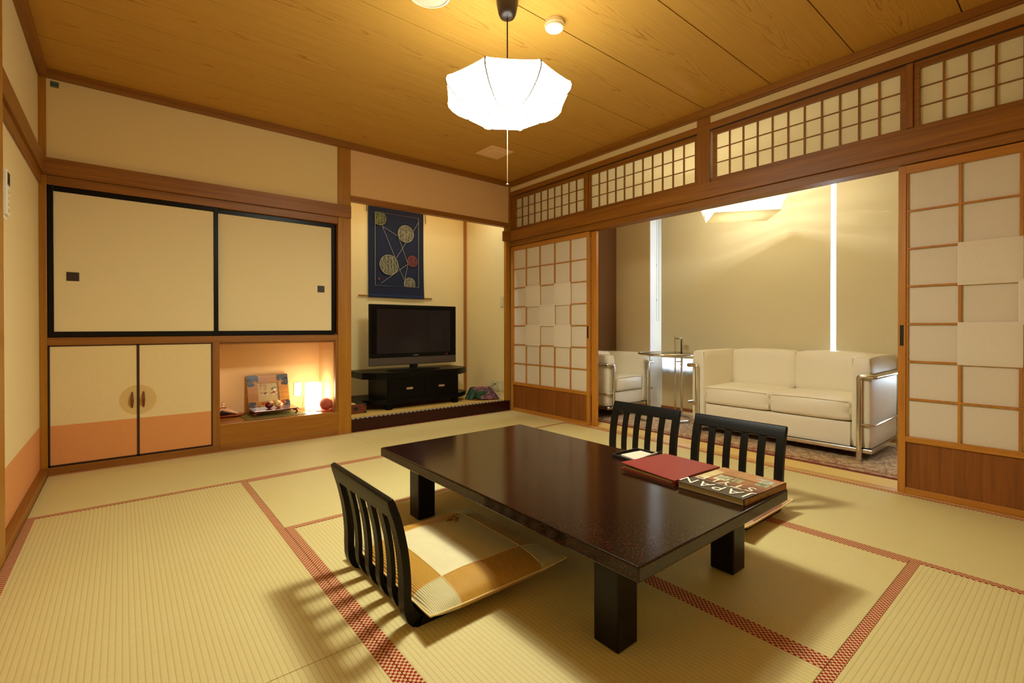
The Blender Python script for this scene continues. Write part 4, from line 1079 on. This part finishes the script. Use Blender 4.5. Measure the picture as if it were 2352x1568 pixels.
b = MB(); b.tube([(-2.02, .26, ZN+.003), (-2.06, .33, ZN+.003), (-2.05, .38, ZN+.003), (-2.0, .37, ZN+.003), (-2.005, .40, ZN+.01), (-1.99, .412, .30)], .0028, 6); b.build('power_cord', plain('white_cord', srgb(230, 200, 150), .5), pl)
plate(-2.046, .420, .352, 'y', .062, .12, 'white switch plate on the niche wall between picture frame and lantern', 'light_switch', None, 'switch')
plate(-1.947, .420, .352, 'y', .062, .12, 'white outlet on the niche wall behind the lantern')
rc = thing('red_cloth', 'red cloth square under the thread ball', 'cloth', (-1.90, .12, ZN))
b = MB()
def rcf(u, v):
    a = Vector((-1.985, .125)).lerp(Vector((-1.872, .02)), u); c = Vector((-1.93, .215)).lerp(Vector((-1.865, .185)), u); p = a.lerp(c, v)
    return (p.x, p.y, ZN+.003+.02*max(0, u-.72)*v*1.5)
b.grid(rcf, 12, 8); b.build('cloth_sheet', plain('red_cloth', srgb(196, 26, 20), .6), rc, smooth=60)
m, nt, bs = newmat('thread_wound'); bs.inputs['Roughness'].default_value = .9
wv = nt.nodes.new('ShaderNodeTexVoronoi'); wv.inputs['Scale'].default_value = 150; L(nt, coords(nt), wv.inputs['Vector'])
L(nt, mix_c(nt, ramp(nt, wv.outputs['Distance'], .1, .6), srgb(128, 46, 36), srgb(178, 92, 66)), bs.inputs['Base Color']); bump(nt, bs, wv.outputs['Distance'], .6, .002)
tb = thing('thread_ball', 'dusky red thread ball on the red cloth at the right of the niche', 'ball', (-1.905, .12, ZN+.005))
b = MB(); b.sphere((-1.903, .115, ZN+.055), .051, 28, 18, .97); b.build('ball_body', m, tb, smooth=180)
# doll on tray
tr = thing('wooden_tray', 'red-brown wooden tray at the left end of the niche', 'tray', (-2.59, .42, ZN))
b = MB(); TRM = wood('tray_wood', srgb(170, 66, 22), srgb(140, 46, 14), 0, .2)
vs = []; 
b.prism([(-2.685, .27), (-2.53, .26), (-2.478, .29), (-2.472, .36), (-2.50, .39), (-2.685, .395)], 2, ZN+.006, ZN+.016); b.box(-2.67, -2.53, .29, .37, ZN, ZN+.007); b.build('tray_board', TRM, tr, .003)
dl = thing('kimono_doll', 'tiny seated doll in pale and black robes on the wooden tray', 'doll', (-2.60, .32, ZN+.016))
zb = ZN+.016
b = MB(); b.tube([(-2.66, .32, zb+.008), (-2.62, .315, zb+.02), (-2.58, .31, zb+.017), (-2.535, .30, zb+.006)], [.012, .022, .016, .006], 10); b.build('black_skirt', plain('doll_black', srgb(34, 24, 26), .6), dl, smooth=90)
b = MB(); b.tube([(-2.63, .315, zb+.04), (-2.60, .308, zb+.036), (-2.56, .298, zb+.02), (-2.52, .29, zb+.006)], [.012, .017, .011, .005], 10); b.tube([(-2.655, .315, zb+.025), (-2.63, .315, zb+.05), (-2.61, .315, zb+.055)], [.01, .013, .008], 8); b.build('pale_robe', plain('doll_pink', srgb(240, 190, 150), .6, 0, 80, .2), dl, smooth=90)
b = MB(); b.tube([(-2.645, .31, zb+.054), (-2.622, .308, zb+.058), (-2.600, .31, zb+.054)], .005, 8); b.build('red_sash', plain('doll_red', srgb(170, 50, 36), .6), dl, smooth=90)
b = MB(); b.tube([(-2.622, .315, zb+.05), (-2.620, .315, zb+.075)], [.009, .006], 10); b.sphere((-2.621, .315, zb+.086), .011, 14, 10, 1.1); b.build('head', plain('doll_white', srgb(244, 214, 176), .5), dl, smooth=180)
b = MB(); b.sphere((-2.621, .319, zb+.092), .0115, 12, 8, .8); b.build('hair', plain('doll_hair', srgb(190, 150, 110), .5), dl, smooth=180)

# ---------------------------------------------------------------- left wall things
rm = thing('remote_control', 'white wall-mounted remote control at the left picture edge', 'remote control', (-3.61, -1.235, 1.36))
b = MB(); b.box(-3.609, -3.585, -1.275, -1.200, 1.32, 1.47); b.build('holder', WHITE_P, rm, .003)
b = MB(); b.box(-3.604, -3.575, -1.27, -1.205, 1.335, 1.515); b.build('remote_body', WHITE_P, rm, .004)
b = MB(); b.box(-3.5755, -3.574, -1.262, -1.213, 1.455, 1.505); b.build('display', plain('lcd', srgb(40, 52, 44), .2), rm)
b = MB()
for k in range(4): b.box(-3.5755, -3.573, -1.255, -1.225, 1.35+.024*k, 1.362+.024*k)
b.build('buttons', plain('button_grey', srgb(206, 190, 150), .5), rm, .001)
tg = thing('wall_sticker', 'tiny striped paper sticker in the top left corner of the closet wall', 'sticker', (-3.538, .003, 2.355))
b = MB(); b.box(-3.557, -3.519, .0025, .0038, 2.338, 2.374); b.build('sticker_sheet', plain('sticker_olive', srgb(120, 110, 74), .7), tg)
b = MB(); b.box(-3.557, -3.519, .0018, .0028, 2.346, 2.350); b.box(-3.557, -3.519, .0018, .0028, 2.353, 2.361); b.box(-3.557, -3.519, .0018, .0028, 2.366, 2.369); b.build('sticker_stripes', plain('sticker_green', srgb(30, 74, 56), .7), tg)

# ================================================================ VERANDA
def rug_mat():
    m, nt, bs = newmat('oriental_rug'); bs.inputs['Roughness'].default_value = .95; bs.inputs['Specular IOR Level'].default_value = .1
    co = coords(nt, (1, 1, 1), 'Object')
    f1 = noise(nt, co, 26, 6, .75); f2 = noise(nt, co, 60, 4, .7)
    vo = nt.nodes.new('ShaderNodeTexVoronoi'); vo.inputs['Scale'].default_value = 34; L(nt, co, vo.inputs['Vector'])
    c = mix_c(nt, ramp(nt, f1, .47, .53), srgb(208, 180, 138), srgb(176, 142, 112))
    c = mix_c(nt, math_n(nt, 'MULTIPLY', math_n(nt, 'LESS_THAN', vo.outputs[0], .22), .8), c, srgb(66, 58, 66))
    c = mix_c(nt, ramp(nt, f2, .57, .62, 0, .75), c, srgb(82, 66, 68))
    sx = nt.nodes.new('ShaderNodeSeparateXYZ'); L(nt, nt.nodes.new('ShaderNodeNewGeometry').outputs['Position'], sx.inputs[0])
    e = math_n(nt, 'LESS_THAN', sx.outputs[0], .345); c = mix_c(nt, math_n(nt, 'MULTIPLY', e, ramp(nt, f1, .42, .52, .2, .85)), c, srgb(140, 82, 62))
    e2 = math_n(nt, 'LESS_THAN', sx.outputs[0], .262); c = mix_c(nt, e2, c, srgb(120, 62, 50))
    L(nt, c, bs.inputs['Base Color']); bump(nt, bs, f2, .5, .003); return m
rg = MB(); rg.box(.245, 1.17, -4.3, -.62, .0, .009)
tag(rg.build('oriental_rug', rug_mat(), None, .003), 'patterned beige and dark oriental rug beneath the white sofa and armchair', 'rug')

def lc2(W_, D, H, tz, seat, base, nc, arm, name, label, cat, z0=.085):
    r = thing(name, label, cat, (0, 0, 0)); hw = W_/2
    def cushionbox(nm, x0, x1, y0, y1, z0_, z1, puff, par=r, bev=.018, m=WHITE_L):
        bb = MB(); N = 12
        def face(fn): bb.grid(fn, N, N)
        def P3(a, c, e):  # -1..1 unit cube puffed
            k = puff
            fx = 1+k/(x1-x0)*2*(1-c*c)*(1-e*e)*(abs(a)**3); fy = 1+k/(y1-y0)*2*(1-a*a)*(1-e*e)*(abs(c)**3); fz = 1+k/(z1-z0_)*2*(1-a*a)*(1-c*c)*(abs(e)**3)
            rx = a*fx; ry = c*fy; rz = e*fz
            # round edges
            cr = .985
            if abs(a) > .97 and abs(c) > .97: rx *= cr; ry *= cr
            return ((x0+x1)/2+(x1-x0)/2*rx, (y0+y1)/2+(y1-y0)/2*ry, (z0_+z1)/2+(z1-z0_)/2*rz)
        bb2 = bmesh.new()
        bmesh.ops.create_cube(bb2, size=2.0); bmesh.ops.subdivide_edges(bb2, edges=bb2.edges[:], cuts=9, use_grid_fill=True)
        idx = {v: i for i, v in enumerate(bb2.verts)}
        rad = bev
        vs = []
        hx, hy, hz = (x1-x0)/2, (y1-y0)/2, (z1-z0_)/2
        for v in bb2.verts:
            p = Vector(P3(v.co.x, v.co.y, v.co.z)); c0 = Vector(((x0+x1)/2, (y0+y1)/2, (z0_+z1)/2))
            d = p-c0; q = Vector((max(-hx+rad, min(hx-rad, d.x)), max(-hy+rad, min(hy-rad, d.y)), max(-hz+rad, min(hz-rad, d.z))))
            e_ = d-q; ln = e_.length
            if ln > rad and (abs(v.co.x) > .99)+(abs(v.co.y) > .99)+(abs(v.co.z) > .99) > 1: e_ = e_*(rad/ln)
            vs.append(tuple(c0+q+e_))
        bb.add(vs, [tuple(idx[v] for v in f.verts) for f in bb2.faces]); bb2.free()
        return bb.build(nm, m, par, smooth=60)
    for s in (-1, 1):
        a = cushionbox('armrest', s*hw if s < 0 else hw-arm, (-hw+arm) if s < 0 else hw, 0, D, z0, H, .006, bev=.022)
        xx = s*(hw-.012) if False else None
        pb = MB(); xe = [(-hw+.010, -hw+arm-.010), (hw-arm+.010, hw-.010)][0 if s < 0 else 1]
        pb.tube([(xe[0], .004, z0+.01), (xe[0], .004, H-.012), (xe[0], D-.02, H-.006)], .0018, 5); pb.tube([(xe[1], .004, z0+.01), (xe[1], .004, H-.012), (xe[1], D-.02, H-.006)], .0018, 5)
        pb.build('piping', plain('leather_seam', srgb(200, 180, 140), .6) if 'leather_seam' not in bpy.data.materials else bpy.data.materials['leather_seam'], a)
    cushionbox('seat_base', -hw+arm, hw-arm, .012, D-.1, z0, base, .003, bev=.01)
    cw = (W_-2*arm)/nc
    for k in range(nc):
        a = -hw+arm+cw*k
        cushionbox('seat_cushion', a+.002, a+cw-.002, -.004, D-.17, base+.002, seat, .016, bev=.022)
        pb = MB(); pb.tube([(a+.02, -.008, seat-.016), (a+cw/2, -.013, seat-.010), (a+cw-.02, -.008, seat-.016)], .0022, 5); pb.build('piping', bpy.data.materials['leather_seam'], r)
        cushionbox('back_cushion', a+.002, a+cw-.002, D-.17, D-.01, seat-.03, H+.004, .012, bev=.025)
    # chrome frame
    t = MB(); R = .0165
    for s in (-1, 1):
        xf = s*(hw-.062); xo = s*(hw+.022); yf = -.024
        t.tube([(xf, yf, .009), (xf, yf, tz-.012), (xf+s*.004, yf, tz-.003), (xf+s*.014, yf, tz), (xo-s*.012, yf, tz), (xo-s*.003, yf+.004, tz), (xo, yf+.014, tz), (xo, D+.02, tz)], R, 12)
        t.tube([(xf, yf, base), (xo-s*.006, yf, base), (xo, yf+.008, base), (xo, D+.01, base)], .008, 8)
        t.tube([(xo-s*.02, D+.02, .009), (xo-s*.02, D+.02, tz)], R, 12)
    t.tube([(-hw-.022, D+.02, tz), (hw+.022, D+.02, tz)], R, 12)
    t.build('chrome_frame', CHROME, r, smooth=50)
    b_ = MB(); b_.box(-hw-.006, hw+.006, -.008, .02, z0-.026, z0); b_.box(-hw-.006, -hw+.014, .0205, D-.0205, z0-.026, z0); b_.box(hw-.014, hw+.006, .0205, D-.0205, z0-.026, z0); b_.box(-hw, hw, D-.02, D, z0-.026, z0)
    b_.build('bottom_rail', CHROME, r, .002)
    b_ = MB(); b_.box(-hw+.02, hw-.02, .02, D-.02, z0-.01, z0); b_.build('underside', DARKW, r)
    return r
sofa = lc2(1.270, .652, .690, .565, .400, .250, 2, .115, 'sofa', 'white leather two-seat sofa with chrome tube frame on the rug', 'sofa')
sofa.location = (.560, -2.420, .0); sofa.rotation_euler = (0, 0, -PI/2)
ac = lc2(.680, .58, .622, .532, .405, .255, 1, .115, 'armchair', 'white leather armchair with chrome tube frame at the far end of the veranda', 'armchair', .125)
ac.location = (.702, -1.028, .0)

# adjustable side table
st = thing('side_table', 'round glass side table on chrome tubes between armchair and sofa', 'side table', (.82, -1.36, .009))
cx_, cy2 = .829, -1.356
b = MB(); b.tube([(cx_+.248*math.cos(a*PI/24), cy2+.248*math.sin(a*PI/24), .633) for a in range(48)], .0125, 10, True); b.build('top_ring', CHROME, st, smooth=60)
gls = thin_glass('table_glass', (.9, .94, .92, 1))
b = MB(); b.lathe([(.238, .634), (.238, .640)], cx_, cy2, 48); b.build('glass_top', gls, st)
b = MB(); b.tube([(cx_-.02+.248*math.cos(a*PI/24-2.45), cy2+.248*math.sin(a*PI/24-2.45), .0225) for a in range(2, 44)], .0125, 10); b.build('base_ring', CHROME, st, smooth=60)
px, py = 1.062, -1.388
b = MB(); b.tube([(px, py, .022), (px, py, .775), (px-.006, py+.002, .782)], .0125, 12); b.build('column', CHROME, st, smooth=60)
b = MB(); b.tube([(px-.055, py+.038, .03), (px-.055, py+.038, .775)], .0085, 10); b.box(px-.062, px+.01, py-.0, py+.04, .768, .784); b.tube([(px-.055, py+.038, .78), (px-.058, py+.040, .80)], .006, 8); b.tube([(px, py, .55), (px-.055, py+.038, .55)], .007, 8); b.build('slider_rod', CHROME, st, smooth=50)
b = MB(); b.tube([(px+.02, py-.012, .52), (px-.02, py+.01, .52)], .004, 8); b.tube([(px-.026, py+.012, .518), (px-.030, py+.014, .50), (px-.026, py+.012, .49), (px-.022, py+.01, .50), (px-.026, py+.012, .518)], .002, 6); b.tube([(px-.027, py+.012, .49), (px-.027, py+.012, .40)], [.002, .006], 8); b.build('locking_pin', CHROME, st, smooth=60)

# ceiling lamp of veranda: three white tiers, rotated
vl = thing('veranda_lamp', 'tiered white square lamp glowing above the sofa', 'ceiling lamp', (VLC[0], VLC[1], 2.30))
LVM = emit('lamp_white', (1.0, .96, .8), 20)
LVG = translucent('lamp_slat_glow', srgb(250, 246, 230), .75, .8, .42)
LVS = translucent('lamp_slat', srgb(244, 234, 206), .4)
th = math.atan2(-.793, .609)   # face direction
d1 = Vector((math.cos(th), math.sin(th))); d2 = Vector((-d1.y, d1.x))   # d2 points away from the camera
def sq(h): return [(VLC[0]+(d1*a*h+d2*c*(h-.042)).x, VLC[1]+(d1*a*h+d2*c*(h-.042)).y) for a, c in ((-1, -1), (1, -1), (1, 1), (-1, 1))]
def tier(h0, h1, z0, z1, mat, nm):
    A, B = sq(h0), sq(h1); bb = MB()
    for i in range(4):
        j = (i+1) % 4; bb.add([(*A[i], z0), (*A[j], z0), (*B[j], z1), (*B[i], z1)], [(0, 1, 2, 3)])
    return bb.build(nm, mat, vl)
tier(.236, .246, 1.776, 1.835, LVS, 'lower_tray')
b = MB(); b.prism(sq(.236), 2, 1.773, 1.7765); b.build('tray_bottom', translucent('tray_diffuser', srgb(240, 232, 206), .3), vl)
tier(.252, .268, 1.838, 1.885, LVG, 'slat'); tier(.272, .290, 1.890, 1.94, LVG, 'slat'); tier(.296, .312, 1.945, 2.0, LVG, 'slat')
b = MB(); b.tube([(VLC[0], VLC[1], 2.3), (VLC[0], VLC[1], 1.972)], .006, 8); b.build('stem', CHROME, vl)
b = MB(); b.sphere((VLC[0], VLC[1], 1.952), .016, 16, 10, 1.2); b.build('bulb', LVM, vl, smooth=180)
b = MB()
for (a, c) in ((-1, -1), (1, -1), (1, 1), (-1, 1)):
    p0 = d1*a*.238+d2*c*.196; p1 = d1*a*.308+d2*c*.266; b.tube([(VLC[0]+p0.x, VLC[1]+p0.y, 1.78), (VLC[0]+p1.x, VLC[1]+p1.y, 2.0)], .0015, 6)
b.build('corner_wire', CHROME, vl)

# blinds and curtains
BL = translucent('blind_fabric', srgb(232, 220, 184), .03)
def blind(y0, y1, label, chain):
    r = thing('roller_blind', label, 'roller blind', (1.262, (y0+y1)/2, .57), 'cream roller blinds over the veranda window')
    b = MB(); b.box(1.262, 1.2632, y1, y0, .585, 2.27); b.build('blind_cloth', BL, r)
    b = MB(); b.box(1.258, 1.267, y1, y0, .565, .587); b.build('bottom_bar', plain('bar_cream', srgb(220, 200, 150), .5), r, .002)
    b = MB(); b.tube([(1.28, y0, 2.275), (1.28, y1, 2.275)], .02, 12); b.build('roller', WHITE_P, r)
    if chain:
        b = MB(); yy = y0+.055; pts = [(1.255, yy, 2.27), (1.255, yy, .98), (1.255, yy-.012, .955), (1.255, yy-.028, .975), (1.255, yy-.028, 2.27)]
        b.tube(pts, .0017, 5); b.tube([(1.255, yy, 1.55), (1.255, yy, 1.575)], .004, 6); b.tube([(1.255, yy, 1.17), (1.255, yy, 1.195)], .004, 6); b.build('pull_chain', plain('chain_grey', srgb(150, 150, 160), .5), r)
blind(-1.024, -2.607, 'wide cream roller blind behind the left part of the sofa, with chain', True)
blind(-2.644, -4.452, 'cream roller blind right of the bright vertical gap', False)
SHEER = translucent('sheer_cloth', srgb(236, 238, 245), .6, .8, .30)
def sheer(y0, y1, label, zb, amp=.006, ph=0):
    b = MB()
    def fn(u, v): y = y0+(y1-y0)*u; return (1.338+amp*math.sin(y*70+ph)+.004*math.sin(y*23), y, zb+(2.2-zb)*v+.004*math.sin(y*31))
    b.grid(fn, 120, 6); tag(b.build('sheer_curtain', SHEER, None, smooth=180), label, 'curtain', 'white sheer curtains behind the blinds')
sheer(-.985, -1.19, 'narrow left fold of white sheer curtain hanging below the left blind', .392)
sheer(-1.175, -2.62, 'white sheer curtain showing under the left blind behind the side table', .382, .007, 1.3)
sheer(-2.66, -4.3, 'white sheer curtain behind the right blind', .382, .006, .4)
